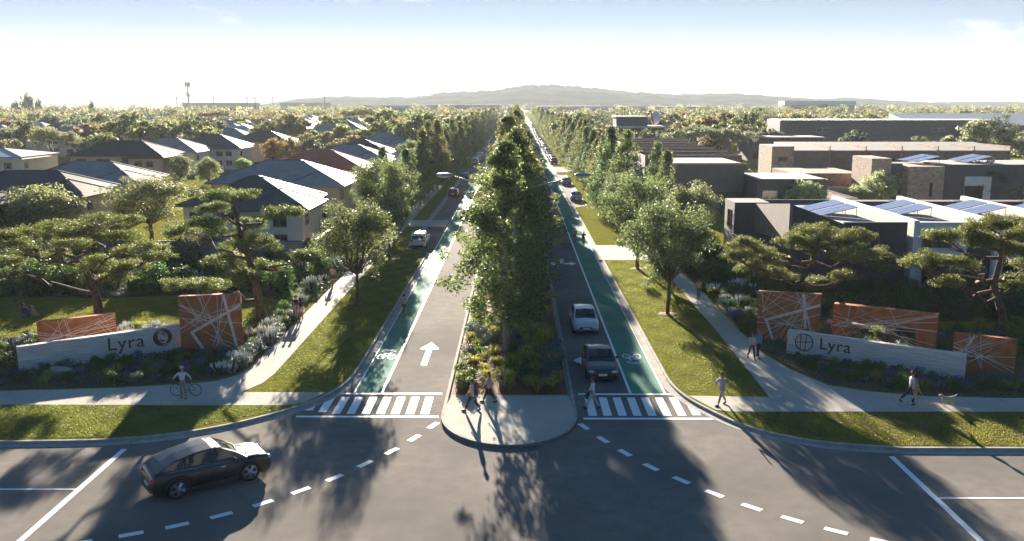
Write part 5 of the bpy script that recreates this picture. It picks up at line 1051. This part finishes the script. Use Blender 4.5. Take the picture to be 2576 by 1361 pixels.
# dogs
def dog(label, x, y, rz, fur, s=1., sitting=False, z=.135):
    t = thing('dog', label, 'dog', (x, y, z), rz); V, Rr, E = [], [], []
    def v(p, r_): V.append(tuple(q * s for q in p)); Rr.append((r_ * s, r_ * s)); return len(V) - 1
    if sitting: T = [(-.18, 0, .16), (-.05, 0, .3), (.08, 0, .44), (.15, 0, .56), (.17, 0, .68), (.30, 0, .66)]
    else: T = [(-.28, 0, .44), (0, 0, .42), (.2, 0, .43), (.32, 0, .54), (.38, 0, .64), (.52, 0, .60)]
    ids = [v(p, q) for p, q in zip(T, (.12, .115, .13, .085, .09, .045))]
    for a, b in zip(ids[:-1], ids[1:]): E.append((a, b))
    for sg in (1, -1):
        fl = [(T[2][0], sg * .09, T[2][2] - .1), (T[2][0] - .03, sg * .1, .2), (T[2][0], sg * .1, .04), (T[2][0] + .05, sg * .1, .02)]; q = [v(p, w) for p, w in zip(fl, (.06, .032, .027, .028))]; E.append((ids[2], q[0])); [E.append((a, b)) for a, b in zip(q[:-1], q[1:])]
        hl = [(-.2, sg * .1, .16), (.02, sg * .13, .14), (-.12, sg * .13, .05), (-.02, sg * .13, .02)] if sitting else [(-.28, sg * .09, .36), (-.22, sg * .1, .24), (-.34, sg * .1, .15), (-.31, sg * .1, .02)]
        q = [v(p, w) for p, w in zip(hl, (.075, .05, .03, .028))]; E.append((ids[0], q[0])); [E.append((a, b)) for a, b in zip(q[:-1], q[1:])]
    a = v((T[0][0] - .14, 0, T[0][2] + (.02 if sitting else .14)), .03); b = v((T[0][0] - .24, 0, T[0][2] + (-.04 if sitting else .22)), .025); E += [(ids[0], a), (a, b)]
    hx, _, hz = T[4]; ex = [(Vector((hx - .02, sg * .085, hz - .02)) * s, (.035 * s, .018 * s, .06 * s), 0) for sg in (1, -1)] + [(Vector((hx + .17, 0, hz - .02)) * s, (.018 * s, .02 * s, .015 * s), 1)] + [(Vector((hx + .06, sg * .045, hz + .03)) * s, (.012 * s, .012 * s, .012 * s), 1) for sg in (1, -1)]
    link('body', skinmesh('body', V, E, Rr, [fur, 'hair_dark'], 1, ex), t); return t
gx, gy = G(2382, 1028); dog('cream shaggy dog standing on the right front path', gx, gy, R(185), 'fur_cream', .95)
gx, gy = G(88, 801); dog('tan dog sitting on the lawn beside the seated person', gx, gy, R(150), 'fur_tan', 1.15, True, .12)
# ------------------------------------------------------------------ garden plants
def blades(seed, n, h, spread, w, mats=('blade',), spikes=0):
    r = rng(seed); V = []; F = []; T = []
    for i in range(n):
        a = r.random() * 6.283; q = spread * (.2 + .9 * r.random()); hh = h * (.6 + .5 * r.random()); d = np.array([math.cos(a), math.sin(a)]); p = np.array([-d[1], d[0]]) * w * (.7 + .6 * r.random()); b0 = d * .12 * spread * r.random(); o = len(V)
        for t, wk, hk, ok in ((0, 1, 0, 0), (1, .9, .6, .35), (2, .6, .95, .75), (3, .05, .92 - .3 * r.random(), 1.15)):
            c = b0 + d * q * ok; V += [(c[0] - p[0] * wk, c[1] - p[1] * wk, hh * hk), (c[0] + p[0] * wk, c[1] + p[1] * wk, hh * hk)]
        F += [(o, o + 1, o + 3, o + 2), (o + 2, o + 3, o + 5, o + 4), (o + 4, o + 5, o + 7, o + 6)]; T += [float(np.clip(.5 + .2 * r.normal(), 0, 1))] * 8
    me = bpy.data.meshes.new('tussock'); nb = len(F)
    for i in range(spikes):
        a = r.random() * 6.283; q = spread * 1.0 * r.random(); x, y = q * math.cos(a), q * math.sin(a); hh = h * (1.0 + .35 * r.random()); m_ = MB(); m_.tube([(x * .5, y * .5, 0), (x, y, hh * .7)], .006, 3, cap=False); m_.tube([(x, y, hh * .68), (x * 1.03, y * 1.03, hh * .85), (x * 1.06, y * 1.06, hh)], [.022, .028, .008], 5)
        o = len(V); V += m_.v; F += [tuple(o + j for j in f) for f in m_.f]; T += [.5] * len(m_.v)
    me.from_pydata([tuple(map(float, p)) for p in V], [], F)
    for q in mats: me.materials.append(MATS[q])
    if spikes: mi = np.zeros(len(F), np.int32); mi[nb:] = 1; me.polygons.foreach_set('material_index', mi)
    at = me.attributes.new('tint', 'FLOAT', 'POINT'); at.data.foreach_set('value', T); me.update(); return me
def shrubmesh(seed, n, rad, hz, size, m_, lumps=14):
    r = rng(seed); cl = []
    for i in range(lumps):
        u = r.normal(size=3); u /= np.linalg.norm(u); cl.append((u[0] * rad * .6, u[1] * rad * .6, hz * (.5 + .42 * u[2]), rad * .42, hz * .3))
    P, Nn, T = leaves(cl, n, size, r, .55); P[:, 2] = np.abs(P[:, 2]); return leafmesh('shrub', P, Nn, size, r, [m_], T)
for i in range(3):
    PROTO['tus%d' % i] = link('grass_tussock', blades(100 + i, 240, .66, .44, .014)); PROTO['lav%d' % i] = link('lavender_plant', blades(110 + i, 130, .42, .4, .013, ('leaf_shrub', 'flower_purple'), 34))
    PROTO['shr%d' % i] = link('shrub', shrubmesh(120 + i, 1500, .5, .62, .075, 'leaf_shrub')); PROTO['gry%d' % i] = link('grey_shrub', shrubmesh(130 + i, 1500, .48, .6, .07, 'leaf_grey')); PROTO['big%d' % i] = link('bushy_shrub', shrubmesh(140 + i, 3000, .95, 1.5, .12, 'leaf_shrub', 26))
    PROTO['wht%d' % i] = link('flowering_shrub', blades(150 + i, 160, .5, .5, .015, ('leaf_shrub', 'flower_white'), 40))
for k_ in list(PROTO):
    if k_[:3] in ('tus', 'lav', 'shr', 'gry', 'big', 'wht'): tag(PROTO[k_], 'x', {'tus': 'grass', 'lav': 'lavender'}.get(k_[:3], 'shrub'))
def inside(p, poly):
    c = False; n = len(poly)
    for i in range(n):
        (x1, y1), (x2, y2) = poly[i], poly[(i + 1) % n]
        if (y1 > p[1]) != (y2 > p[1]) and p[0] < (x2 - x1) * (p[1] - y1) / (y2 - y1) + x1: c = not c
    return c
def scatter(poly, n, dmin, seed, avoid=()):
    r = random.Random(seed); xs = [p[0] for p in poly]; ys = [p[1] for p in poly]; out = []; k = 0
    while len(out) < n and k < n * 60:
        k += 1; p = (r.uniform(min(xs), max(xs)), r.uniform(min(ys), max(ys)))
        if inside(p, poly) and all((p[0] - q[0]) ** 2 + (p[1] - q[1]) ** 2 > dmin ** 2 for q in out) and all(segd(p, a, b) > d for a, b, d in avoid): out.append(p)
    return out
def segd(p, a, b):
    a, b, p = Vector(a), Vector(b), Vector(p); d = b - a; t = max(0, min(1, (p - a).dot(d) / d.length_squared)); return (p - a - d * t).length
rp = random.Random(9)
KN = {'tus': ('yellow-green grass tussock', (1.25, 1.2, 1)), 'shr': ('rounded green shrub', (1.3, 1.3, 1)), 'gry': ('rounded silver-grey shrub', (1, 1, 1)), 'lav': ('lavender with purple flower spikes', (.7, .9, 1.1)), 'big': ('dense dark green bush', (1, 1, 1)), 'wht': ('white-flowered shrub', (.9, 1, 1))}
def plantbed(poly, n, dmin, seed, mix, where, sc=(.8, 1.2), avoid=(), zz=.14, tint=(1, 1, 1)):
    for p in scatter(poly, n, dmin, seed, avoid):
        k_ = rp.choice(mix); s = rp.uniform(*sc); nm, c = KN[k_]; col = tuple(c[i] * tint[i] * rp.uniform(.85, 1.15) for i in range(3))
        wh_ = where(p) if callable(where) else where; place('%s%d' % (k_, rp.randrange(3)), p[0], p[1], zz, rp.uniform(0, 6.28), (s, s, s * rp.uniform(.85, 1.15)), '%s %s' % (nm, wh_), '%s %s' % (nm, wh_), col)
plantbed([(-3.2, 46.6), (2.4, 46.6), (2.4, 60), (-3.2, 60)], 64, .86, 1, ['tus'] * 5 + ['shr', 'shr', 'gry', 'gry'], lambda p: 'in the median mulch ' + ('right behind the paved tip' if p[1] < 49.5 else ('left of the front trunk' if p[0] < -.8 else 'right of the front trunk') if p[1] < 54.5 else 'behind the front trunk'), (1.0, 1.4), (), .13, (1.15, 1.1, 1.1))
plantbed([(-3.2, 60), (2.4, 60), (2.4, 85), (-3.2, 85)], 70, .95, 2, ['tus'] * 3 + ['shr', 'shr', 'gry'], lambda p: 'under the median trees ' + ('beside the silver hatchback' if p[1] < 68 else 'beyond the silver hatchback'), (.9, 1.4))
AV = [(pL, qL, .55), ((-20.95, 54.3), (-17.34, 55.2), .5), (pR, qR, .55), ((15.75, 57.7), (19.5, 56.7), .5), ((20.85, 58.2), (26.25, 55.0), .6), ((25.25, 50.75), (28.05, 49.2), .5)]
plantbed([(-30, 47.2), (-22, 47.9), (-17.4, 49.3), (-16.4, 51), (-16.3, 54), (-21, 53.5), (-29.5, 49.6)], 85, .5, 3, ['lav', 'lav', 'shr', 'tus', 'gry', 'shr'], lambda p: 'before the left sign wall ' + ('at its low end' if p[0] < -26 else 'below its lettering' if p[0] < -21.5 else 'by the tall rust panel'), (.55, 1.0), AV, .14, (.8, .9, .8))
plantbed([(-17.2, 50), (-16.1, 50), (-16.1, 66), (-17.6, 66)], 40, .55, 4, ['wht', 'lav', 'gry', 'shr'], 'in the strip along the left footpath', (.8, 1.3), AV)
plantbed([(-30, 56.5), (-18, 56.2), (-18, 60), (-29, 59.5)], 46, .7, 5, ['wht', 'tus', 'shr'], 'behind the left sign wall', (.8, 1.3), AV)
plantbed([(-40, 48), (-29.5, 49), (-30, 57), (-42, 57)], 60, .8, 6, ['lav', 'shr', 'gry', 'shr'], 'in the dark bed left of the left sign', (.9, 1.4), AV)
plantbed([(16.6, 52.6), (18, 49), (22, 46.9), (33, 46.3), (34, 50), (28.5, 48.4), (25.0, 48.4), (17.0, 53.4)], 100, .5, 7, ['lav', 'lav', 'shr', 'tus', 'gry', 'shr'], lambda p: 'before the right sign wall ' + ('below its emblem' if p[0] < 19.5 else 'below its plain half' if p[0] < 25 else 'by the square rust panel'), (.6, 1.1), AV, .14, (.8, .9, .8))
plantbed([(15.6, 57.5), (15.6, 74), (19.5, 74), (20.5, 59)], 60, .8, 8, ['lav', 'wht', 'shr', 'shr'], 'beside the right footpath behind the tall panel', (.9, 1.5), AV)
plantbed([(20, 59.5), (30, 54), (40, 54), (40, 60), (33, 62), (20, 66)], 60, .85, 10, ['shr', 'lav', 'tus', 'shr'], 'behind the right sign panels', (.9, 1.4), AV, .14, (.8, .9, .8))
plantbed(BED_LB, 150, 1.5, 11, ['big', 'shr', 'wht', 'big', 'gry'], lambda p: 'in the bed before the left garden wall ' + ('by the left edge' if p[0] < -44 else 'behind the leftmost pine' if p[0] < -30 else 'behind the second pine' if p[0] < -21 else 'beside the footpath'), (1.0, 1.75), (), .12)
plantbed([(-62, 71), (-34, 69.5), (-34, 80), (-62, 80)], 60, 1.2, 12, ['tus', 'big', 'gry', 'tus'], lambda p: 'in the sunny bed at far left ' + ('facing the park lawn' if p[1] < 74 else 'towards the timber fence'), (1.0, 1.5), (), .12, (1.25, 1.2, 1))
plantbed([(20, 63.5), (33, 63.3), (58, 66), (58, 74), (20, 74)], 120, 1.25, 13, ['shr', 'big', 'big'], lambda p: 'at the foot of ' + ('the charcoal townhouse' if p[0] < 33 else 'the first white townhouse' if p[0] < 40 else 'the second white townhouse' if p[0] < 47 else 'the last white townhouses'), (.8, 1.1), (), .12, (.8, .85, .9))
plantbed([(15.6, 75), (20, 75), (20, 120), (15.6, 120)], 40, 1.5, 14, ['big', 'big', 'shr'], lambda p: 'beside the right footpath ' + ('before the driveway' if p[1] < 92 else 'beyond the driveway'), (.9, 1.4), (), .12)
# low planting that nobody could count
def cover(name, poly, n, size, seed, m_, zz, hh, label):
    r = rng(seed); a = np.array(poly); P = []
    while len(P) < n:
        q = r.random((4000, 2)) * (a.max(0) - a.min(0)) + a.min(0); P += [tuple(x) for x in q if inside(x, poly)]
    P = np.array(P[:n]); z = zz + hh * r.random(n); P = np.column_stack([P, z]); Nn = r.normal(size=(n, 3)) * .7 + np.array([0, 0, .6]); pt = np.sin(P[:, 0] * 2.1) * np.cos(P[:, 1] * 1.7) * .2 + .5 + .15 * r.normal(size=n)
    o = link(name, leafmesh(name, P, Nn, size, r, [m_], np.clip(pt, 0, 1))); tag(o, label, 'ground cover', None, 'stuff'); return o
cover('ground_cover', BED_L, 26000, .11, 1, 'leaf_shrub', .14, .22, 'low mixed ground cover in the bed round the left sign').color = (.9, 1, 1, 1)
cover('ground_cover', BED_R, 26000, .11, 2, 'leaf_shrub', .14, .22, 'low mixed ground cover in the bed round the right sign').color = (.9, 1, 1, 1)
cover('ground_cover', BED_LB, 26000, .2, 3, 'leaf_shrub', .14, .4, 'low ground cover in the wide bed before the left garden wall')
cover('flower_carpet', [(-24.5, 48.6), (-19, 49.6), (-18.2, 53.6), (-21, 53.4), (-25, 51.4)], 2600, .06, 4, 'rust', .2, .16, 'small rust-coloured flowers before the left sign')
cover('flower_carpet', [(17.5, 51.5), (19, 49), (22, 48.5), (22.5, 50), (17.6, 53)], 2600, .06, 5, 'rust', .2, .16, 'small rust-coloured flowers before the right sign')
cover('ground_cover', BED_R2, 16000, .16, 8, 'leaf_shrub', .14, .35, 'low ground cover at the foot of the right townhouses').color = (.8, .9, .9, 1)
for i, (pl_, n_) in enumerate(([[(-13.95, 49), (-9.8, 49), (-9.6, 93), (-13.95, 93)], 30000], [[(8.75, 47), (13.35, 46.2), (13.6, 88.2), (8.75, 88.2)], 30000], [[(-45, 39.65), (-20, 39.85), (-16.6, 40.6), (-12.6, 43.4), (-11.9, 44.3), (-45, 44.6)], 34000], [[(11.1, 43.6), (12.5, 40.7), (17.5, 39.1), (45, 39.1), (45, 43.9)], 34000], [[(-60, 58), (-36, 58), (-29, 61), (-18, 61), (-18, 68), (-33, 70), (-60, 71)], 34000])):
    cover('grass', pl_, int(n_ * 2.6), .055, 60 + i, 'grass_blade', .115, .035, ['short mown grass on the left verge beside the bike lane', 'short mown grass on the right verge beside the bike lane', 'short mown grass of the front strip at left', 'short mown grass of the front strip at right', 'short mown grass of the park lawn behind the left sign'][i])
# mulch rings round the street trees
for (x, y, kx, s, lab) in near:
    if abs(x) < 13: mb = MB(); mb.ell((0, 0, 0), (.75, .75, .07), 16, 6); tag(mb.build('tree_mulch', 'mulch', None, True, (x, y, .12)), 'mulch ring under the ' + lab.split(',')[0], 'mulch')
# rocks in the left bed
mb = MB(); mb.ell((0, 0, .2), (.9, .45, .38), 9, 6); tag(mb.build('boulder', 'kerb', None, True, (-26.2, 49.5, .12)), 'grey boulder lying before the left sign wall', 'boulder')
# ------------------------------------------------------------------ background trees
CT = {'sage': (1.65, 1.5, 2.0), 'olive': (1.4, 1.3, 1.4), 'dark': (.65, .68, .95), 'rust': (1.65, 1.15, 1.4), 'green': (1.3, 1.3, 1.3), 'gold': (2.1, 1.45, .9), 'lime': (1.6, 1.95, 1.1), 'pale': (2.3, 2.25, 2.7)}
def treeat(key, px, py, hpx, wpx, col, label):
    """trunk foot and size read off the photograph"""
    x, y = G(px, py, .12); d = math.hypot(x, y); mpp = y / FPX * 1.02; h0 = {'gum0': 8.5, 'gum1': 9.2, 'den0': 8.2, 'bus0': 6.5, 'bus1': 7.2, 'rnd0': 8.2, 'rnd1': 8.2, 'col1': 10.2}[key[:4]]; w0 = {'gum0': 4.9, 'gum1': 4.6, 'den0': 3.7, 'bus0': 3.4, 'bus1': 3.1, 'rnd0': 2.8, 'rnd1': 2.8, 'col1': 2.4}[key[:4]]
    place(key, x, y, .12, px % 6, (wpx * mpp / w0, wpx * mpp / w0, hpx * mpp / h0), label, None, CT[col]); HR.append((x - 3, x + 3, y - 3, y + 3))
for a in [('gum0', 140, 428, 118, 66, 'sage', 'big sage-green gum tree among the houses at far left'), ('gum1', 40, 405, 105, 55, 'sage', 'sage gum tree cut by the left edge behind the big gum'), ('den0', 345, 362, 80, 44, 'dark', 'dense dark blue-green tree behind the long near-black roof'),
          ('bus0', 438, 352, 50, 42, 'lime', 'bright yellow-green tree right of the dense dark one'), ('rnd0', 383, 612, 172, 105, 'green', 'broad dark-trunked garden tree standing between the two layered pines'), ('bus0', 100, 612, 150, 112, 'green', 'wide bushy tree at the left above the first pine'),
          ('bus1', 162, 540, 112, 46, 'rust', 'autumn-tinted tree rising behind the wide bushy one at left'), ('bus1', 455, 458, 70, 34, 'olive', 'olive rounded tree beside the beige house wall, left one of two'), ('bus0', 525, 466, 72, 36, 'olive', 'olive rounded tree beside the beige house wall, right one of two'), ('bus0', 612, 434, 36, 26, 'lime', 'small lime-green bush before the grey roof'),
          ('bus1', 690, 418, 72, 32, 'gold', 'golden-brown tree at the left end of the autumn group'), ('bus0', 733, 412, 70, 30, 'rust', 'russet tree in the middle of the autumn group'), ('bus1', 777, 392, 60, 27, 'gold', 'tall golden tree in the autumn group'), ('bus1', 826, 386, 56, 26, 'green', 'dark olive tree at the right end of the autumn group'), ('bus0', 862, 380, 26, 22, 'lime', 'small pale green bush beside the near-black roof'),
          ('gum0', 905, 335, 72, 52, 'rust', 'large rust-tinted gum behind the tall gabled house'), ('gum1', 640, 345, 66, 48, 'green', 'spreading green gum above the shining roofs'), ('gum0', 545, 332, 62, 50, 'rust', 'brownish gum left of the green spreading gum'), ('den0', 1066, 326, 46, 30, 'dark', 'dense dark tree beside the left boulevard row'), ('bus0', 1010, 330, 36, 30, 'lime', 'bright green tree left of the dense dark one by the boulevard'),
          ('bus1', 1035, 440, 90, 34, 'green', 'pear-shaped tree at the right end of the grey roofs'), 
          ('den0', 1510, 348, 64, 50, 'dark', 'large dense dark tree before the white pavilion'), ('gum0', 1745, 415, 110, 70, 'sage', 'big pale gum behind the stepped terrace, left one of two'), ('gum1', 1830, 420, 122, 60, 'sage', 'big pale gum behind the stepped terrace, right one of two'), ('bus0', 1640, 365, 44, 36, 'lime', 'lime-green tree before the white pavilion'), ('bus0', 1575, 372, 36, 34, 'olive', 'olive bush before the white pavilion'),
          ('den0', 1950, 368, 74, 46, 'dark', 'dense dark tree at the left end of the brick terrace'), ('den0', 2160, 352, 62, 42, 'dark', 'dense dark tree before the ribbed metal building'), ('gum0', 2265, 354, 66, 62, 'sage', 'sage gum before the ribbed metal building'), ('bus0', 2090, 356, 42, 55, 'olive', 'wide olive bush before the ribbed metal building'), ('den0', 2506, 408, 118, 52, 'dark', 'tall dense dark tree near the right edge'), ('gum1', 2576, 400, 90, 44, 'olive', 'green tree at the right edge beside the tall dark one'), ('bus0', 2420, 356, 40, 55, 'olive', 'tawny bushy tree before the white shed roof'),
          ('den0', 2477, 512, 112, 66, 'dark', 'round dark tree before the charcoal brick townhouse'), ('bus0', 2028, 553, 100, 56, 'pale', 'pale-leaved bush behind the charcoal end townhouse'), ('bus1', 2212, 524, 96, 50, 'pale', 'pale-leaved tree before the mixed brick house'), ('bus0', 2160, 526, 60, 36, 'pale', 'small pale-leaved bush left of the pale tree'), ('bus0', 2315, 512, 56, 38, 'gold', 'golden bush before the white panel of the brick house'), ('bus0', 2425, 512, 56, 46, 'pale', 'pale bush below the round dark tree'), ('bus1', 2545, 514, 62, 44, 'pale', 'pale bush at the right edge behind the terrace roof'),
          ('bus0', 1912, 438, 40, 34, 'pale', 'pale blossom bush beside the brick tower'), ('bus1', 1822, 520, 66, 36, 'dark', 'dark bush against the cantilevered house'), ('gum1', 2060, 300 + 22, 40, 50, 'sage', 'sage gum over the metal building roof'), ('bus0', 1700, 640, 60, 40, 'green', 'leafy tree beside the right footpath bend')]: treeat(*a)
rb = random.Random(21); cnt = 0; far = []
for i in range(5200):
    px = rb.uniform(-120, 2700); Y = 1 / rb.uniform(1 / 1900, 1 / 232); x = (px - CX) / FPX * Y * 1.02 - Y * math.tan(YAW)
    if (-19 < x < 17 and Y < 650) or any(h[0] - 3 < x < h[1] + 3 and h[2] - 12 < Y < h[3] + 2 for h in HR) or any(abs(x - q[0]) < 5.2 and abs(Y - q[1]) < (5.5 + Y * .012) for q in far): continue
    far.append((x, Y))
far.sort(key=lambda q: q[1]); print('far trees', len(far))
cols = ['sage'] * 6 + ['rust'] * 5 + ['olive'] * 3 + ['green'] * 4 + ['dark'] * 6 + ['lime']
def where(x, Y): 
    s = 'left' if x < 0 else 'right'; a = abs(x) / Y
    return ('close beside the %s boulevard row' if a < .12 else 'in the middle of the %s field' if a < .35 else 'towards the %s edge') % s, ('near' if Y < 330 else 'middle' if Y < 480 else 'distant')
bat = []
for i, (x, Y) in enumerate(far):
    col = rb.choice(cols); kk = 'den0' if col == 'dark' else rb.choice(('gum0', 'gum1', 'bus0', 'bus1', 'gum0')); s = rb.uniform(.8, 1.6)
    if i < 285:
        wh, dd = where(x, Y); nm = {'sage': 'sage-grey', 'rust': 'rust-brown', 'olive': 'olive', 'green': 'mid-green', 'dark': 'dense dark blue-green', 'lime': 'bright lime-green'}[col]; kind = {'gum': 'spreading gum', 'den': 'round', 'bus': 'bushy'}[kk[:3]]
        place(kk + 'f', x, Y, .1, rb.uniform(0, 6.28), (s, s, s * rb.uniform(.85, 1.05)), '%s %s tree in the %s canopy %s' % (nm, kind, dd, wh), '%s %s trees, %s, %s' % (nm, kind, dd, wh), CT[col])
    else: bat.append((x, Y, s, col))
# the far wood that reads as one mass
GN = {}
for col in ('sage', 'rust', 'olive', 'green', 'dark'):
    L_ = [b for b in bat if b[3] == col or (col == 'olive' and b[3] == 'lime')]
    if not L_: continue
    P_, N_, T_ = [], [], []
    for j, (x, Y, s, _) in enumerate(L_):
        r = rng(j + 7); n = 230 if Y < 900 else 120; k5 = 7; cc = r.normal(size=(k5, 3)) * np.array([1.9, 1.9, .9]) + np.array([0, 0, 5.2]); id_ = r.integers(0, k5, n); u = r.normal(size=(n, 3)); u /= np.linalg.norm(u, axis=1)[:, None]
        p = cc[id_] + u * np.array([1.7, 1.7, 1.2]) * (.7 + .3 * r.random(n))[:, None]; p = p * s * (1.15 if Y > 700 else 1) + np.array([x, Y, 0]); P_.append(p); N_.append(u + r.normal(size=(n, 3)) * .5); T_.append(np.clip(.2 + .5 * r.random(k5)[id_] + .1 * r.normal(size=n), 0, 1))
    r = rng(1); o = link('far_wood', leafmesh('far_wood', np.concatenate(P_), np.concatenate(N_), 1.5, r, ['leaf'], np.concatenate(T_))); o.color = (*CT[col], 1); tag(o, 'mass of distant %s treetops reaching to the skyline' % {'sage': 'sage-grey', 'rust': 'rust-brown'}.get(col, col), 'woodland', None, 'stuff')
# skyline trees standing above the wood at far left
for px, w, hh, lab in ((66, 17, 30, 'tall lone tree breaking the skyline at far left'), (95, 9, 16, 'small round tree right of the lone skyline tree'), (38, 12, 10, 'low dark tree left of the lone skyline tree'), (228, 8, 10, 'small dark tree alone on the left skyline')):
    Y = 700; x, z = GY(px, 258 - hh, Y); m_ = Y / FPX; place('den0f', x, Y, 0, px, (w * m_ / 3.7, w * m_ / 3.7, z / 8.2), lab, None, (.7, .8, 1))
# ------------------------------------------------------------------ hills
mat('hill_near', (.035, .05, .045), (.085, .095, .07), .012, 1, spec=0, detail=10, lo=.42, hi=.62); mat('hill_far', (.06, .07, .05), (.1, .1, .07), .004, 1, spec=0, detail=8)
def hill(name, prof, D, depth, m_, nz, seed, foot=0):
    r = random.Random(seed); V = []; F = []; cols_ = []; a0, a1 = prof[0][0], prof[-1][0]; N_ = 260; rows = 9
    tr = [0.0] * (N_ + 1)
    for i in range(N_ + 1):
        px = a0 + (a1 - a0) * i / N_; py = interp(prof, px); x, z = GY(px, py, D); z = max(z, 1) + nz * (math.sin(i * .9) + math.sin(i * 2.3 + 1) + r.uniform(-1, 1)) * .4
        for j in range(rows + 1):
            t = j / rows; e = math.sin(min(1, t * 1.5) * math.pi / 2) if t < .667 else math.cos((t - .667) / .333 * math.pi / 2); y = D - depth + depth * 1.5 * t; k = y / D if t > 0 else y / D
            V.append((x * (1 + (y - D) / D * .6), y, max(-2, z * e)))
    for i in range(N_):
        for j in range(rows): a = i * (rows + 1) + j; F.append((a, a + rows + 1, a + rows + 2, a + 1))
    mb = MB(); mb.v = V; mb.f = F; mb.m = [0] * len(F); struct(name, mb, [m_], True)
hill('hills', [(700, 259), (780, 247), (860, 243), (960, 245), (1040, 245), (1120, 232), (1190, 229), (1250, 226), (1300, 217), (1345, 213), (1420, 215), (1500, 222), (1600, 232), (1700, 238), (1780, 235), (1850, 236), (1950, 243), (2040, 250), (2110, 246), (2180, 250), (2250, 254), (2330, 259), (2450, 256), (2600, 258), (2800, 258)], 2600, 800, 'hill_near', 2.5, 4)
hill('far_hills', [(-300, 200), (0, 197), (250, 198), (450, 203), (620, 208), (760, 216), (900, 232), (1000, 240), (1150, 246), (1300, 259)], 6000, 1500, 'hill_far', 3, 5)
# ------------------------------------------------------------------ haze
hz = MB(); hz.box(-7000, 7000, -250, 8200, -1.2, 215); ho = hz.build('haze', [], None); tag(ho, None, None, None, 'stuff')
m = bpy.data.materials.new('haze'); m.use_nodes = True; t = m.node_tree; t.nodes.remove(t.nodes['Principled BSDF']); pv = t.nodes.new('ShaderNodeVolumePrincipled'); pv.inputs['Color'].default_value = (.86, .93, 1, 1); pv.inputs['Density'].default_value = .00009; pv.inputs['Anisotropy'].default_value = .2
t.links.new(pv.outputs[0], t.nodes['Material Output'].inputs['Volume']); ho.data.materials.append(m)
S.cycles.volume_bounces = 0; S.cycles.volume_step_rate = 10
# ------------------------------------------------------------------ drop what was never placed
for k_, p in PROTO.items():
    if not p.get('_first') : 
        for c in [c for c in p.children_recursive] + [p]: bpy.data.objects.remove(c)
for o in bpy.data.objects:
    for q in ('_first', '_hand', '_used'):
        if q in o: del o[q]
print('objects', len(bpy.data.objects))
